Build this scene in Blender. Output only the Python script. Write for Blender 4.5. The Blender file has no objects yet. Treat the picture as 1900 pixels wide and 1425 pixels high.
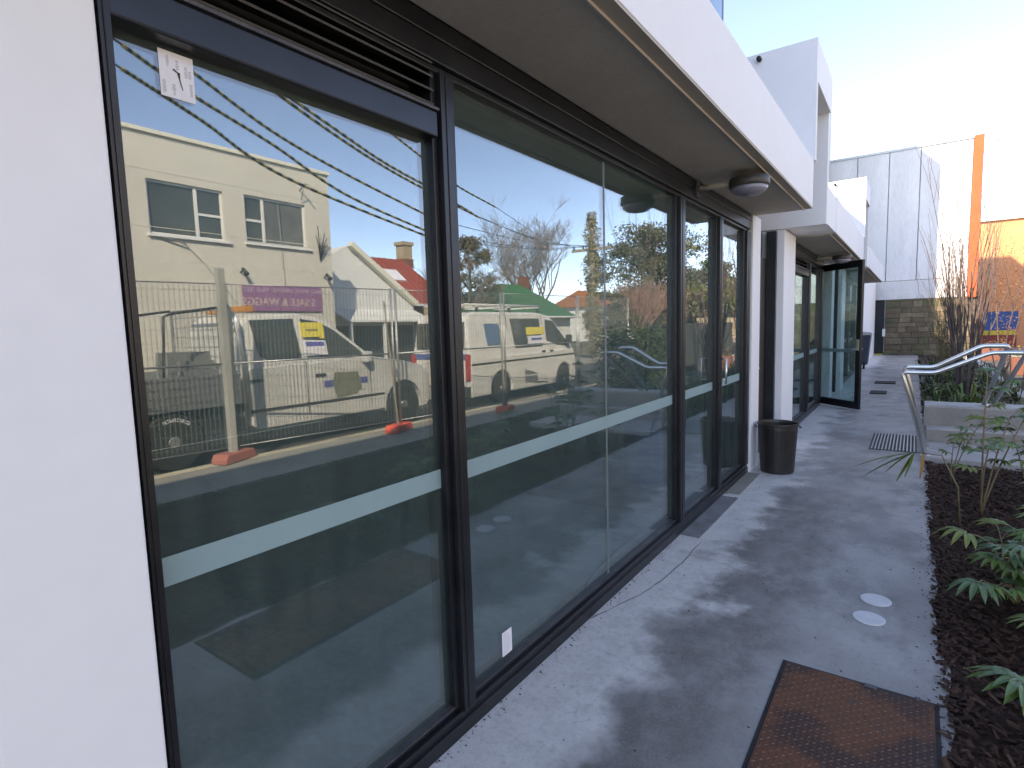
import bpy, math, random
import numpy as np
from mathutils import Vector, Matrix
random.seed(7); rng = np.random.RandomState(7)
S = bpy.context.scene
COL = S.collection

# ------------------------------------------------------------------ camera
cam = bpy.data.cameras.new('camera'); cam.lens = 19.705; cam.sensor_width = 36.0
cam.clip_start = 0.03; cam.clip_end = 900
camo = bpy.data.objects.new('camera', cam); COL.objects.link(camo)
Rw = ((0.81328981, 0.0338691, -0.58087225), (0.58113343, -0.09711454, 0.80799301), (-0.02904515, -0.99469676, -0.09866474))
camo.matrix_world = Matrix(((Rw[0][0], -Rw[0][1], -Rw[0][2], 1.31),
                            (Rw[1][0], -Rw[1][1], -Rw[1][2], 0.0),
                            (Rw[2][0], -Rw[2][1], -Rw[2][2], 1.5), (0, 0, 0, 1)))
S.camera = camo
# ------------------------------------------------------------------ sky, sun, exposure
SUN = Vector((-1.0, -1.1, 1.07)).normalized()
w = bpy.data.worlds.new('World'); S.world = w; w.use_nodes = True
nt = w.node_tree; nt.nodes.clear()
sky = nt.nodes.new('ShaderNodeTexSky'); sky.sky_type = 'NISHITA'; sky.sun_disc = False
sky.sun_elevation = math.asin(SUN.z); sky.sun_rotation = math.atan2(SUN.x, SUN.y)
sky.air_density = 0.55; sky.dust_density = 0.2; sky.ozone_density = 1.3; sky.altitude = 20
bg = nt.nodes.new('ShaderNodeBackground'); bg.inputs['Strength'].default_value = 0.15
wo = nt.nodes.new('ShaderNodeOutputWorld')
nt.links.new(sky.outputs[0], bg.inputs[0]); nt.links.new(bg.outputs[0], wo.inputs[0])
sl = bpy.data.lights.new('sun', 'SUN'); sl.energy = 2.6; sl.angle = math.radians(0.53); sl.color = (1.0, 0.94, 0.85)
so = bpy.data.objects.new('sun', sl); COL.objects.link(so); so.location = (-20, -10, 21)
so.rotation_euler = SUN.to_track_quat('Z', 'Y').to_euler()
vs = S.view_settings; vs.view_transform = 'Standard'; vs.look = 'None'; vs.exposure = 2.42; vs.gamma = 1.0
vs.use_curve_mapping = False
vs.use_white_balance = True; vs.white_balance_temperature = 8300; vs.white_balance_tint = 16   # camera white balance set for open shade
S.cycles.max_bounces = 10; S.cycles.transparent_max_bounces = 24; S.cycles.glossy_bounces = 6
S.cycles.caustics_reflective = False; S.cycles.caustics_refractive = False
S.cycles.use_denoising = True

# ------------------------------------------------------------------ materials
def nodes(name):
    m = bpy.data.materials.new(name); m.use_nodes = True
    n = m.node_tree; n.nodes.clear()
    o = n.nodes.new('ShaderNodeOutputMaterial'); return m, n, o
def mat(name, c, rough=0.6, metal=0.0, c2=None, scale=8.0, lo=0.35, hi=0.65, bump=0.0, bscale=40.0, spec=0.5, fine=0.0, detail=5, stretch=None, rvar=0.0):
    m, n, o = nodes(name)
    b = n.nodes.new('ShaderNodeBsdfPrincipled')
    b.inputs['Base Color'].default_value = (*c, 1); b.inputs['Roughness'].default_value = rough
    b.inputs['Metallic'].default_value = metal; b.inputs['Specular IOR Level'].default_value = spec
    n.links.new(b.outputs[0], o.inputs[0])
    tc = n.nodes.new('ShaderNodeTexCoord')
    src = tc.outputs['Object']
    if stretch:
        mp = n.nodes.new('ShaderNodeMapping'); mp.inputs['Scale'].default_value = stretch
        n.links.new(src, mp.inputs[0]); src = mp.outputs[0]
    if c2 is not None:
        t = n.nodes.new('ShaderNodeTexNoise'); t.inputs['Scale'].default_value = scale; t.inputs['Detail'].default_value = detail
        t.inputs['Roughness'].default_value = 0.6
        n.links.new(src, t.inputs['Vector'])
        r = n.nodes.new('ShaderNodeMapRange'); r.inputs[1].default_value = lo; r.inputs[2].default_value = hi
        n.links.new(t.outputs[0], r.inputs[0])
        x = n.nodes.new('ShaderNodeMix'); x.data_type = 'RGBA'
        x.inputs[6].default_value = (*c, 1); x.inputs[7].default_value = (*c2, 1)
        n.links.new(r.outputs[0], x.inputs[0])
        out = x.outputs[2]
        if fine > 0:
            t2 = n.nodes.new('ShaderNodeTexNoise'); t2.inputs['Scale'].default_value = scale * 14; t2.inputs['Detail'].default_value = 4
            n.links.new(src, t2.inputs['Vector'])
            r2 = n.nodes.new('ShaderNodeMapRange'); r2.inputs[3].default_value = 1 - fine; r2.inputs[4].default_value = 1 + fine
            r2.inputs[1].default_value = 0.3; r2.inputs[2].default_value = 0.7
            n.links.new(t2.outputs[0], r2.inputs[0])
            v = n.nodes.new('ShaderNodeVectorMath'); v.operation = 'SCALE'
            n.links.new(out, v.inputs[0]); n.links.new(r2.outputs[0], v.inputs['Scale']); out = v.outputs[0]
        n.links.new(out, b.inputs['Base Color'])
        if rvar:
            r3 = n.nodes.new('ShaderNodeMapRange'); r3.inputs[3].default_value = rough - rvar; r3.inputs[4].default_value = rough + rvar
            n.links.new(t.outputs[0], r3.inputs[0]); n.links.new(r3.outputs[0], b.inputs['Roughness'])
    if bump > 0:
        t3 = n.nodes.new('ShaderNodeTexNoise'); t3.inputs['Scale'].default_value = bscale; t3.inputs['Detail'].default_value = 5
        n.links.new(src, t3.inputs['Vector'])
        bp = n.nodes.new('ShaderNodeBump'); bp.inputs['Strength'].default_value = bump; bp.inputs['Distance'].default_value = 0.01
        n.links.new(t3.outputs[0], bp.inputs['Height']); n.links.new(bp.outputs[0], b.inputs['Normal'])
    return m
def glass(name, tint, ior, gl=(1, 1, 1), wav=0.0, rough=0.0, dust=0.0):
    m, n, o = nodes(name)
    tr = n.nodes.new('ShaderNodeBsdfTransparent'); tr.inputs[0].default_value = (*tint, 1)
    g = n.nodes.new('ShaderNodeBsdfGlossy'); g.inputs['Color'].default_value = (*gl, 1); g.inputs['Roughness'].default_value = rough
    ge = n.nodes.new('ShaderNodeNewGeometry'); dt = n.nodes.new('ShaderNodeVectorMath'); dt.operation = 'DOT_PRODUCT'
    n.links.new(ge.outputs['Incoming'], dt.inputs[0]); n.links.new(ge.outputs['Normal'], dt.inputs[1])
    def mm(op, a, b_):
        x = n.nodes.new('ShaderNodeMath'); x.operation = op
        for i, q in ((0, a), (1, b_)):
            if isinstance(q, (int, float)): x.inputs[i].default_value = q
            else: n.links.new(q, x.inputs[i])
        return x.outputs[0]
    ab = mm('ABSOLUTE', dt.outputs['Value'], 0); f0 = ((ior - 1) / (ior + 1)) ** 2        # Schlick reflectance of one face
    fr_ = mm('ADD', mm('MULTIPLY', mm('POWER', mm('SUBTRACT', 1.0, ab), 5.0), 1 - f0), f0)
    mx = n.nodes.new('ShaderNodeMixShader')
    base_ = tr.outputs[0]
    if dust:
        df = n.nodes.new('ShaderNodeBsdfDiffuse'); df.inputs[0].default_value = (.44, .60, .56, 1)
        tcd = n.nodes.new('ShaderNodeTexCoord'); mpd = n.nodes.new('ShaderNodeMapping'); mpd.inputs['Scale'].default_value = (1, 5, .9)
        tn = n.nodes.new('ShaderNodeTexNoise'); tn.inputs['Scale'].default_value = 3.0; tn.inputs['Detail'].default_value = 7; tn.inputs['Roughness'].default_value = .65
        n.links.new(tcd.outputs['Object'], mpd.inputs[0]); n.links.new(mpd.outputs[0], tn.inputs['Vector'])
        md = n.nodes.new('ShaderNodeMapRange'); md.inputs[1].default_value = .3; md.inputs[2].default_value = .75; md.inputs[3].default_value = dust * .7; md.inputs[4].default_value = dust * 1.45
        n.links.new(tn.outputs[0], md.inputs[0])
        m2_ = n.nodes.new('ShaderNodeMixShader'); n.links.new(md.outputs[0], m2_.inputs[0]); n.links.new(tr.outputs[0], m2_.inputs[1]); n.links.new(df.outputs[0], m2_.inputs[2]); base_ = m2_.outputs[0]
    n.links.new(fr_, mx.inputs[0]); n.links.new(base_, mx.inputs[1]); n.links.new(g.outputs[0], mx.inputs[2])
    n.links.new(mx.outputs[0], o.inputs[0])
    if wav:
        tc = n.nodes.new('ShaderNodeTexCoord')
        t = n.nodes.new('ShaderNodeTexNoise'); t.inputs['Scale'].default_value = 1.3; t.inputs['Detail'].default_value = 0
        n.links.new(tc.outputs['Object'], t.inputs['Vector'])
        bp = n.nodes.new('ShaderNodeBump'); bp.inputs['Strength'].default_value = wav; bp.inputs['Distance'].default_value = 0.01
        n.links.new(t.outputs[0], bp.inputs['Height']); n.links.new(bp.outputs[0], g.inputs['Normal'])
    return m
MT = {}
MT['white'] = mat('white_render', (.83, .82, .83), .75, c2=(.805, .795, .80), scale=.8, fine=.012, bump=.03, bscale=160)
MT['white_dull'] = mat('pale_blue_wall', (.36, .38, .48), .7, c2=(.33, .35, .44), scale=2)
MT['soffit'] = mat('beige_soffit', (.62, .56, .48), .85, c2=(.56, .50, .43), scale=3, fine=.05, bump=.1, bscale=120)
MT['drip'] = mat('drip_strip', (.48, .44, .375), .8, c2=(.42, .385, .33), scale=4)
MT['lip'] = mat('lip_strip', (.62, .55, .49), .6, c2=(.55, .47, .41), scale=5)
MT['frame'] = mat('dark_anodised', (.011, .012, .015), .33, metal=.2, c2=(.019, .020, .024), scale=6, fine=.15, bump=.03, bscale=60, rvar=.08)
MT['frame_dusty'] = mat('dusty_anodised', (.05, .05, .058), .5, metal=.2, c2=(.09, .088, .09), scale=9, fine=.2, bump=.04)
MT['frame_blue'] = mat('sheen_transom', (.028, .032, .042), .3, metal=.4, c2=(.022, .026, .034), scale=5)
MT['head'] = mat('brown_head', (.022, .019, .015), .5, metal=.1, c2=(.032, .027, .020), scale=3)
MT['brown_door'] = mat('brown_door', (.045, .034, .030), .4, c2=(.06, .046, .04), scale=2)
MT['glass'] = glass('window_glass', (.70, .84, .84), 2.3, gl=(.97, .95, .97), wav=.02, dust=.062)
MT['glass_clear'] = glass('clear_glass', (.80, .90, .89), 1.6, gl=(.95, 1, 1))
MT['silicone'] = mat('silicone_joint', (.13, .16, .16), .5)
MT['film'] = mat('frosted_film', (.22, .33, .345), .55, c2=(.245, .36, .37), scale=5)
MT['chrome'] = mat('brushed_steel', (.62, .62, .60), .28, metal=.95)
MT['galv'] = mat('galvanised_steel', (.42, .43, .42), .45, metal=.7, c2=(.34, .35, .34), scale=20)
MT['paper'] = mat('paper', (.80, .79, .83), .8, c2=(.76, .75, .79), scale=30)
MT['ink'] = mat('black_ink', (.02, .02, .02), .6)
MT['ink_grey'] = mat('faded_ink', (.42, .40, .46), .8)
MT['black_plastic'] = mat('black_plastic', (.016, .015, .015), .38, c2=(.028, .024, .022), scale=8, bump=.05, bscale=30)
MT['lamp_dark'] = mat('lamp_dark', (.06, .055, .05), .5)
MT['lamp_lens'] = mat('lamp_diffuser', (.30, .29, .36), .3)
MT['int_floor'] = mat('interior_floor', (.20, .235, .24), .4, c2=(.27, .30, .31), scale=2.2, fine=.15)
MT['int_wall'] = mat('interior_wall', (.30, .33, .33), .8, c2=(.26, .29, .29), scale=1)
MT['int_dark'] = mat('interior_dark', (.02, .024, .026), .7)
MT['blue'] = mat('blue_tub', (.03, .08, .26), .5, c2=(.04, .10, .30), scale=6)
MT['rubber'] = mat('rubber', (.014, .014, .014), .8, c2=(.025, .024, .022), scale=12)
MT['navy'] = mat('navy_plastic', (.045, .055, .09), .5, c2=(.055, .065, .10), scale=6)
MT['concrete_far'] = mat('precast_panel', (.68, .68, .68), .8, c2=(.58, .58, .58), scale=.9, fine=.06, stretch=(1.6, 1, .35))
MT['concrete_band'] = mat('pale_concrete', (.62, .61, .60), .8, c2=(.54, .53, .52), scale=2, fine=.08)
MT['step'] = mat('step_concrete', (.42, .41, .39), .8, c2=(.33, .32, .31), scale=5, fine=.1, bump=.2)
MT['step_front'] = mat('step_riser', (.30, .28, .25), .85, c2=(.24, .22, .20), scale=4, fine=.1, bump=.2)
MT['orange'] = mat('orange_paint', (.62, .10, .025), .6, c2=(.56, .085, .02), scale=2)
MT['yellow'] = mat('ochre_wall', (.74, .31, .14), .75, c2=(.70, .27, .115), scale=.8, fine=.06)
MT['bluepanel'] = mat('blue_panel', (.02, .09, .30), .5, c2=(.02, .07, .22), scale=3)
MT['yellowpaint'] = mat('yellow_paint', (.70, .48, .04), .5)
MT['redpaint'] = mat('red_paint', (.35, .03, .02), .5, c2=(.25, .02, .02), scale=5)
MT['stone'] = mat('sandstone', (.15, .115, .075), .9, c2=(.085, .068, .045), scale=3, fine=.25, bump=.4, bscale=14)
MT['stone_b'] = mat('sandstone_pale', (.22, .17, .11), .9, c2=(.12, .10, .065), scale=3, fine=.25, bump=.4, bscale=14)
MT['mortar'] = mat('mortar', (.13, .105, .075), .95, c2=(.08, .07, .05), scale=5)
MT['stone_c'] = mat('mossy_stone', (.13, .12, .06), .9, c2=(.07, .07, .04), scale=2, fine=.3, bump=.5, bscale=14)
MT['asphalt'] = mat('asphalt', (.050, .052, .052), .85, c2=(.075, .076, .074), scale=1.5, fine=.3, bump=.3, bscale=200)
MT['foot'] = mat('footpath_concrete', (.30, .29, .25), .85, c2=(.24, .235, .20), scale=2, fine=.15)
MT['kerb'] = mat('kerb_stone', (.52, .47, .33), .8, c2=(.42, .38, .27), scale=3, fine=.1)
MT['earth'] = mat('dry_ground', (.14, .13, .09), .95, c2=(.09, .10, .05), scale=.3, fine=.2)
MT['mulchbed'] = mat('mulch_bed', (.028, .015, .009), .95, c2=(.05, .026, .015), scale=14, fine=.4, bump=.8, bscale=40)
MT['chip_a'] = mat('bark_chip', (.058, .024, .012), .9, c2=(.028, .013, .008), scale=30)
MT['chip_b'] = mat('bark_chip_pale', (.10, .05, .028), .9, c2=(.06, .028, .016), scale=30)
MT['leaf_g'] = mat('leaf_green', (.11, .18, .035), .42, c2=(.06, .12, .025), scale=9)
MT['leaf_b'] = mat('leaf_bluegreen', (.06, .12, .045), .38, c2=(.10, .17, .07), scale=9)
MT['leaf_y'] = mat('leaf_yellowgreen', (.15, .18, .035), .5, c2=(.10, .14, .03), scale=9)
MT['leaf_o'] = mat('leaf_ochre', (.30, .13, .02), .55, c2=(.22, .12, .02), scale=9)
MT['leaf_olive'] = mat('leaf_olive', (.13, .125, .06), .7, c2=(.08, .085, .04), scale=3)
MT['leaf_euc'] = mat('leaf_eucalypt', (.12, .13, .085), .7, c2=(.08, .09, .055), scale=2)
MT['leaf_brown'] = mat('leaf_brownish', (.16, .125, .065), .8, c2=(.11, .09, .045), scale=3)
MT['leaf_dark'] = mat('leaf_dark', (.05, .055, .025), .8, c2=(.03, .035, .015), scale=2)
MT['stalk'] = mat('stalk', (.16, .13, .06), .7, c2=(.22, .16, .09), scale=12)
MT['twig'] = mat('twig', (.075, .052, .052), .85, c2=(.12, .09, .08), scale=10)
MT['twig_grey'] = mat('twig_grey', (.24, .20, .17), .85, c2=(.18, .15, .13), scale=2)
MT['twig_pink'] = mat('twig_pinkish', (.32, .19, .15), .85, c2=(.24, .15, .12), scale=2)
MT['creeper'] = mat('creeper_leaf', (.30, .28, .17), .8, c2=(.20, .19, .10), scale=4)
MT['bark'] = mat('bark', (.20, .15, .115), .9, c2=(.12, .09, .07), scale=8, bump=.4)
MT['bark_pale'] = mat('bark_pale', (.34, .29, .24), .85, c2=(.24, .20, .17), scale=3)
MT['pink'] = mat('pink_petal', (.50, .08, .16), .5)
MT['cream'] = mat('cream_masonry', (.62, .59, .50), .85, c2=(.575, .545, .46), scale=.7, fine=.03)
MT['cream_trim'] = mat('cream_trim', (.70, .68, .56), .8)
MT['winframe'] = mat('white_window_frame', (.72, .72, .68), .5)
MT['darkglass'] = mat('dark_window', (.05, .06, .055), .12, c2=(.09, .10, .085), scale=1.2, spec=.7)
MT['greyglass'] = mat('curtained_window', (.16, .16, .14), .25, c2=(.10, .105, .095), scale=2.5, spec=.7)
MT['purple'] = mat('purple_sign', (.32, .14, .28), .55, c2=(.27, .115, .24), scale=3)
MT['pinktext'] = mat('sign_lettering', (.60, .45, .56), .6)
MT['peach'] = mat('peach_lettering', (.68, .55, .46), .6)
MT['wallwhite'] = mat('white_weatherboard', (.72, .73, .70), .8, c2=(.66, .67, .64), scale=2)
MT['redroof'] = mat('red_iron_roof', (.36, .075, .05), .6, c2=(.30, .06, .04), scale=2, fine=.05)
MT['greenroof'] = mat('green_iron_roof', (.04, .17, .07), .6, c2=(.035, .14, .055), scale=2)
MT['orangeroof'] = mat('terracotta_roof', (.42, .16, .07), .8, c2=(.34, .12, .05), scale=3)
MT['brickred'] = mat('red_brickwork', (.22, .09, .06), .9, c2=(.17, .07, .05), scale=5)
MT['sandy'] = mat('sandy_render', (.42, .34, .22), .9, c2=(.34, .27, .17), scale=3)
MT['carwhite'] = mat('white_car_paint', (.72, .72, .68), .28, c2=(.66, .66, .60), scale=1.5, spec=.6)
MT['carglass'] = mat('car_window', (.035, .045, .04), .08, c2=(.06, .07, .06), scale=2, spec=.8)
MT['blueglass'] = mat('blue_window_cover', (.10, .18, .30), .4)
MT['bluestripe'] = mat('blue_stripe', (.08, .14, .36), .4)
MT['yellowsign'] = mat('yellow_sticker', (.78, .66, .08), .5)
MT['whitesign'] = mat('white_sticker', (.75, .75, .78), .5)
MT['bluetext'] = mat('blue_print', (.10, .11, .38), .5)
MT['greytext'] = mat('brown_print', (.25, .22, .10), .5)
MT['redlight'] = mat('red_lens', (.45, .02, .02), .25)
MT['amber'] = mat('amber_beacon', (.60, .25, .04), .3)
MT['grille'] = mat('dark_trim', (.03, .03, .03), .5)
MT['hub'] = mat('alloy_hub', (.35, .35, .34), .4, metal=.5)
MT['orangefoot'] = mat('orange_block', (.80, .10, .05), .6, c2=(.72, .08, .04), scale=6)
MT['veiledfoot'] = mat('veiled_orange_block', (.42, .13, .09), .8, c2=(.34, .12, .09), scale=6)  # glass veil painted into the orange, for the leftmost blocks
MT['postgrey'] = mat('weathered_post', (.40, .40, .36), .85, c2=(.32, .32, .28), scale=4)
MT['threshold'] = mat('threshold_slab', (.22, .22, .225), .7, c2=(.15, .15, .15), scale=6, fine=.15, bump=.2)
MT['rust_tip'] = mat('worn_rust', (.20, .105, .065), .7, c2=(.13, .06, .035), scale=20)
MT['oliveblotch'] = mat('olive_blotch', (.24, .25, .17), .6, c2=(.18, .19, .12), scale=8)
MT['tail_y'] = mat('cable_cover_yellow', (.42, .34, .14), .7)
MT['tail_b'] = mat('cable_cover_black', (.012, .016, .014), .7)
MT['cable'] = mat('cable_black', (.05, .055, .06), .6)
MT['timber'] = mat('pole_timber', (.34, .30, .23), .9, c2=(.24, .21, .16), scale=4)
MT['charcoal'] = mat('charcoal_steel', (.050, .058, .058), .6, c2=(.042, .048, .048), scale=2)
MT['disc'] = mat('white_spot', (.66, .66, .66), .7, c2=(.58, .58, .58), scale=20)

def path_material():
    m, n, o = nodes('path_concrete')
    b = n.nodes.new('ShaderNodeBsdfPrincipled'); n.links.new(b.outputs[0], o.inputs[0])
    tc = n.nodes.new('ShaderNodeTexCoord'); sx = n.nodes.new('ShaderNodeSeparateXYZ'); n.links.new(tc.outputs['Object'], sx.inputs[0])
    def noise(sc, det=5, st=None, ro=.6):
        t = n.nodes.new('ShaderNodeTexNoise'); t.inputs['Scale'].default_value = sc; t.inputs['Detail'].default_value = det; t.inputs['Roughness'].default_value = ro
        if st:
            mp = n.nodes.new('ShaderNodeMapping'); mp.inputs['Scale'].default_value = st
            n.links.new(tc.outputs['Object'], mp.inputs[0]); n.links.new(mp.outputs[0], t.inputs['Vector'])
        else: n.links.new(tc.outputs['Object'], t.inputs['Vector'])
        return t.outputs[0]
    def rng_(v, a, b_, c=0., d=1.):
        r = n.nodes.new('ShaderNodeMapRange'); r.inputs[1].default_value = a; r.inputs[2].default_value = b_; r.inputs[3].default_value = c; r.inputs[4].default_value = d
        r.interpolation_type = 'SMOOTHSTEP'; n.links.new(v, r.inputs[0]); return r.outputs[0]
    def mix(f, a, c):
        x = n.nodes.new('ShaderNodeMix'); x.data_type = 'RGBA'; n.links.new(f, x.inputs[0])
        for i, q in ((6, a), (7, c)):
            if isinstance(q, tuple): x.inputs[i].default_value = (*q, 1)
            else: n.links.new(q, x.inputs[i])
        return x.outputs[2]
    def math_(op, a, c):
        x = n.nodes.new('ShaderNodeMath'); x.operation = op
        for i, q in ((0, a), (1, c)):
            if isinstance(q, (int, float)): x.inputs[i].default_value = q
            else: n.links.new(q, x.inputs[i])
        return x.outputs[0]
    base = mix(rng_(noise(1.6, 6, (1, .6, 1)), .36, .66), (.28, .268, .25), (.40, .388, .365))
    # chalky bloom close to the window sill, its border ragged
    mid = math_('ADD', sx.outputs[0], math_('MULTIPLY', math_('SUBTRACT', noise(1.8, 5), .5), .55))
    yfade = rng_(sx.outputs[1], 6.6, 4.6)
    band = math_('MULTIPLY', math_('MULTIPLY', rng_(mid, .28, .42), rng_(mid, .98, .72)), yfade)
    base = mix(math_('MULTIPLY', band, rng_(noise(5.5, 9, (1, .7, 1), .75), .30, .64, .25, .9)), base, (.15, .136, .122))
    edge = math_('ADD', sx.outputs[0], math_('MULTIPLY', math_('SUBTRACT', noise(2.2, 4), .5), 1.3))
    base = mix(math_('MULTIPLY', rng_(edge, .52, .26), rng_(noise(7, 7, None, .7), .2, .62, .55, 1.0)), base, (.68, .655, .62))
    # damp brown-grey stains
    st = rng_(noise(1.25, 5, (1, .55, 1), .65), .50, .62)
    near = rng_(sx.outputs[0], .2, .5)
    base = mix(math_('MULTIPLY', math_('MULTIPLY', st, near), .5), base, (.12, .115, .11))
    base = mix(math_('MULTIPLY', rng_(noise(34, 8, None, .7), .48, .7), .32), base, (.15, .14, .13))
    base = mix(math_('MULTIPLY', rng_(noise(90, 3), .45, .7), .25), base, (.36, .36, .40))
    base = mix(rng_(noise(16, 2), .74, .77), base, (.05, .045, .045))
    n.links.new(base, b.inputs['Base Color'])
    n.links.new(rng_(noise(3, 4), .35, .65, .48, .75), b.inputs['Roughness'])
    bp = n.nodes.new('ShaderNodeBump'); bp.inputs['Strength'].default_value = .18; bp.inputs['Distance'].default_value = .01
    n.links.new(noise(70, 6), bp.inputs['Height']); n.links.new(bp.outputs[0], b.inputs['Normal'])
    return m
MT['path'] = path_material()
def rust_material():
    m, n, o = nodes('rusty_plate')
    b = n.nodes.new('ShaderNodeBsdfPrincipled'); n.links.new(b.outputs[0], o.inputs[0])
    tc = n.nodes.new('ShaderNodeTexCoord')
    def noise(sc, det=5):
        t = n.nodes.new('ShaderNodeTexNoise'); t.inputs['Scale'].default_value = sc; t.inputs['Detail'].default_value = det; n.links.new(tc.outputs['Object'], t.inputs['Vector']); return t.outputs[0]
    def cr(v, pts):
        c = n.nodes.new('ShaderNodeValToRGB'); n.links.new(v, c.inputs[0])
        while len(c.color_ramp.elements) < len(pts): c.color_ramp.elements.new(.5)
        for e, (p, q) in zip(c.color_ramp.elements, pts): e.position = p; e.color = (*q, 1)
        return c.outputs[0]
    a = cr(noise(3.2, 10), [(.32, (.04, .028, .030)), (.46, (.065, .032, .022)), (.56, (.17, .062, .028)), (.74, (.10, .05, .032))])
    f = cr(noise(22, 4), [(.60, (0, 0, 0)), (.72, (1, 1, 1))])
    x = n.nodes.new('ShaderNodeMix'); x.data_type = 'RGBA'; n.links.new(f, x.inputs[0]); n.links.new(a, x.inputs[6]); x.inputs[7].default_value = (.10, .06, .045, 1)
    n.links.new(x.outputs[2], b.inputs['Base Color']); b.inputs['Roughness'].default_value = .75; b.inputs['Metallic'].default_value = .1
    bp = n.nodes.new('ShaderNodeBump'); bp.inputs['Strength'].default_value = .4; bp.inputs['Distance'].default_value = .004
    n.links.new(noise(120, 4), bp.inputs['Height']); n.links.new(bp.outputs[0], b.inputs['Normal'])
    return m
MT['rust'] = rust_material()

# ------------------------------------------------------------------ geometry helpers
class MB:
    def __init__(s): s.v = []; s.f = []; s.m = []
    def face(s, pts, m=0):
        i = len(s.v); s.v += [tuple(p) for p in pts]; s.f.append(tuple(range(i, i + len(pts)))); s.m.append(m)
    def box(s, x0, x1, y0, y1, z0, z1, m=0):
        i = len(s.v)
        s.v += [(x0, y0, z0), (x1, y0, z0), (x1, y1, z0), (x0, y1, z0), (x0, y0, z1), (x1, y0, z1), (x1, y1, z1), (x0, y1, z1)]
        for q in ((0, 3, 2, 1), (4, 5, 6, 7), (0, 1, 5, 4), (1, 2, 6, 5), (2, 3, 7, 6), (3, 0, 4, 7)):
            s.f.append(tuple(i + k for k in q)); s.m.append(m)
        return s
    def obox(s, c, ux, uy, uz, m=0):      # oriented box: centre and three half vectors
        c, ux, uy, uz = map(Vector, (c, ux, uy, uz)); i = len(s.v)
        for a, b_, d in ((-1, -1, -1), (1, -1, -1), (1, 1, -1), (-1, 1, -1), (-1, -1, 1), (1, -1, 1), (1, 1, 1), (-1, 1, 1)):
            s.v.append(tuple(c + ux * a + uy * b_ + uz * d))
        for q in ((0, 3, 2, 1), (4, 5, 6, 7), (0, 1, 5, 4), (1, 2, 6, 5), (2, 3, 7, 6), (3, 0, 4, 7)):
            s.f.append(tuple(i + k for k in q)); s.m.append(m)
        return s
    def tube(s, pts, r, n=8, m=0, cap=True, m2=None, every=0):
        pts = [Vector(p) for p in pts]; R = r if isinstance(r, (list, tuple)) else [r] * len(pts)
        i0 = len(s.v); up = Vector((0, 0, 1)); prev = None
        for k, p in enumerate(pts):
            d = (pts[min(k + 1, len(pts) - 1)] - pts[max(k - 1, 0)])
            if d.length < 1e-9: d = Vector((0, 0, 1))
            d.normalize()
            if prev is None:
                a = d.cross(up if abs(d.z) < .95 else Vector((1, 0, 0))).normalized()
            else:
                a = (prev - d * prev.dot(d)).normalized()
            prev = a; b_ = d.cross(a)
            for j in range(n):
                t = 2 * math.pi * j / n
                s.v.append(tuple(p + (a * math.cos(t) + b_ * math.sin(t)) * R[k]))
        for k in range(len(pts) - 1):
            for j in range(n):
                a0 = i0 + k * n + j; a1 = i0 + k * n + (j + 1) % n
                s.f.append((a0, a1, a1 + n, a0 + n)); s.m.append(m if m2 is None or (k // every) % 2 == 0 else m2)
        if cap:
            s.f.append(tuple(i0 + j for j in reversed(range(n)))); s.m.append(m)
            e = i0 + (len(pts) - 1) * n; s.f.append(tuple(e + j for j in range(n))); s.m.append(m)
        return s
    def lathe(s, prof, c, n=24, m=0, axis='z'):
        i0 = len(s.v)
        for (r, h) in prof:
            for j in range(n):
                t = 2 * math.pi * j / n; a, b_ = r * math.cos(t), r * math.sin(t)
                s.v.append((c[0] + a, c[1] + b_, c[2] + h) if axis == 'z' else (c[0] + h, c[1] + a, c[2] + b_))
        for k in range(len(prof) - 1):
            for j in range(n):
                a0 = i0 + k * n + j; a1 = i0 + k * n + (j + 1) % n
                s.f.append((a0, a1, a1 + n, a0 + n)); s.m.append(m)
        s.f.append(tuple(i0 + j for j in reversed(range(n)))); s.m.append(m)
        e = i0 + (len(prof) - 1) * n; s.f.append(tuple(e + j for j in range(n))); s.m.append(m)
        return s
    def prism(s, poly, axis, a, b_, m=0, fa=None):
        """poly in the two other axes (x,y order kept); fa: optional per-point offset toward the middle on both ends"""
        i = len(s.v); n = len(poly)
        def P(p, t):
            if axis == 'x': return (t, p[0], p[1])
            if axis == 'y': return (p[0], t, p[1])
            return (p[0], p[1], t)
        for t, sg in ((a, 1), (b_, -1)):
            for p in poly: s.v.append(P(p, t + (sg * fa(p) if fa else 0)))
        s.f.append(tuple(i + k for k in range(n))); s.f.append(tuple(i + n + k for k in reversed(range(n)))); s.m += [m, m]
        for k in range(n):
            q = (k + 1) % n; s.f.append((i + k, i + n + k, i + n + q, i + q)); s.m.append(m)
        return s
    def build(s, name, mats, parent=None, bevel=0.0, smooth=False, loc=None):
        me = bpy.data.meshes.new(name); me.from_pydata(s.v, [], s.f)
        if not isinstance(mats, (list, tuple)): mats = [mats]
        for q in mats: me.materials.append(MT[q])
        if len(mats) > 1: me.polygons.foreach_set('material_index', s.m)
        if smooth: me.polygons.foreach_set('use_smooth', [True] * len(me.polygons))
        me.update()
        return link(name, me, parent, bevel, fix=True)
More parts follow.
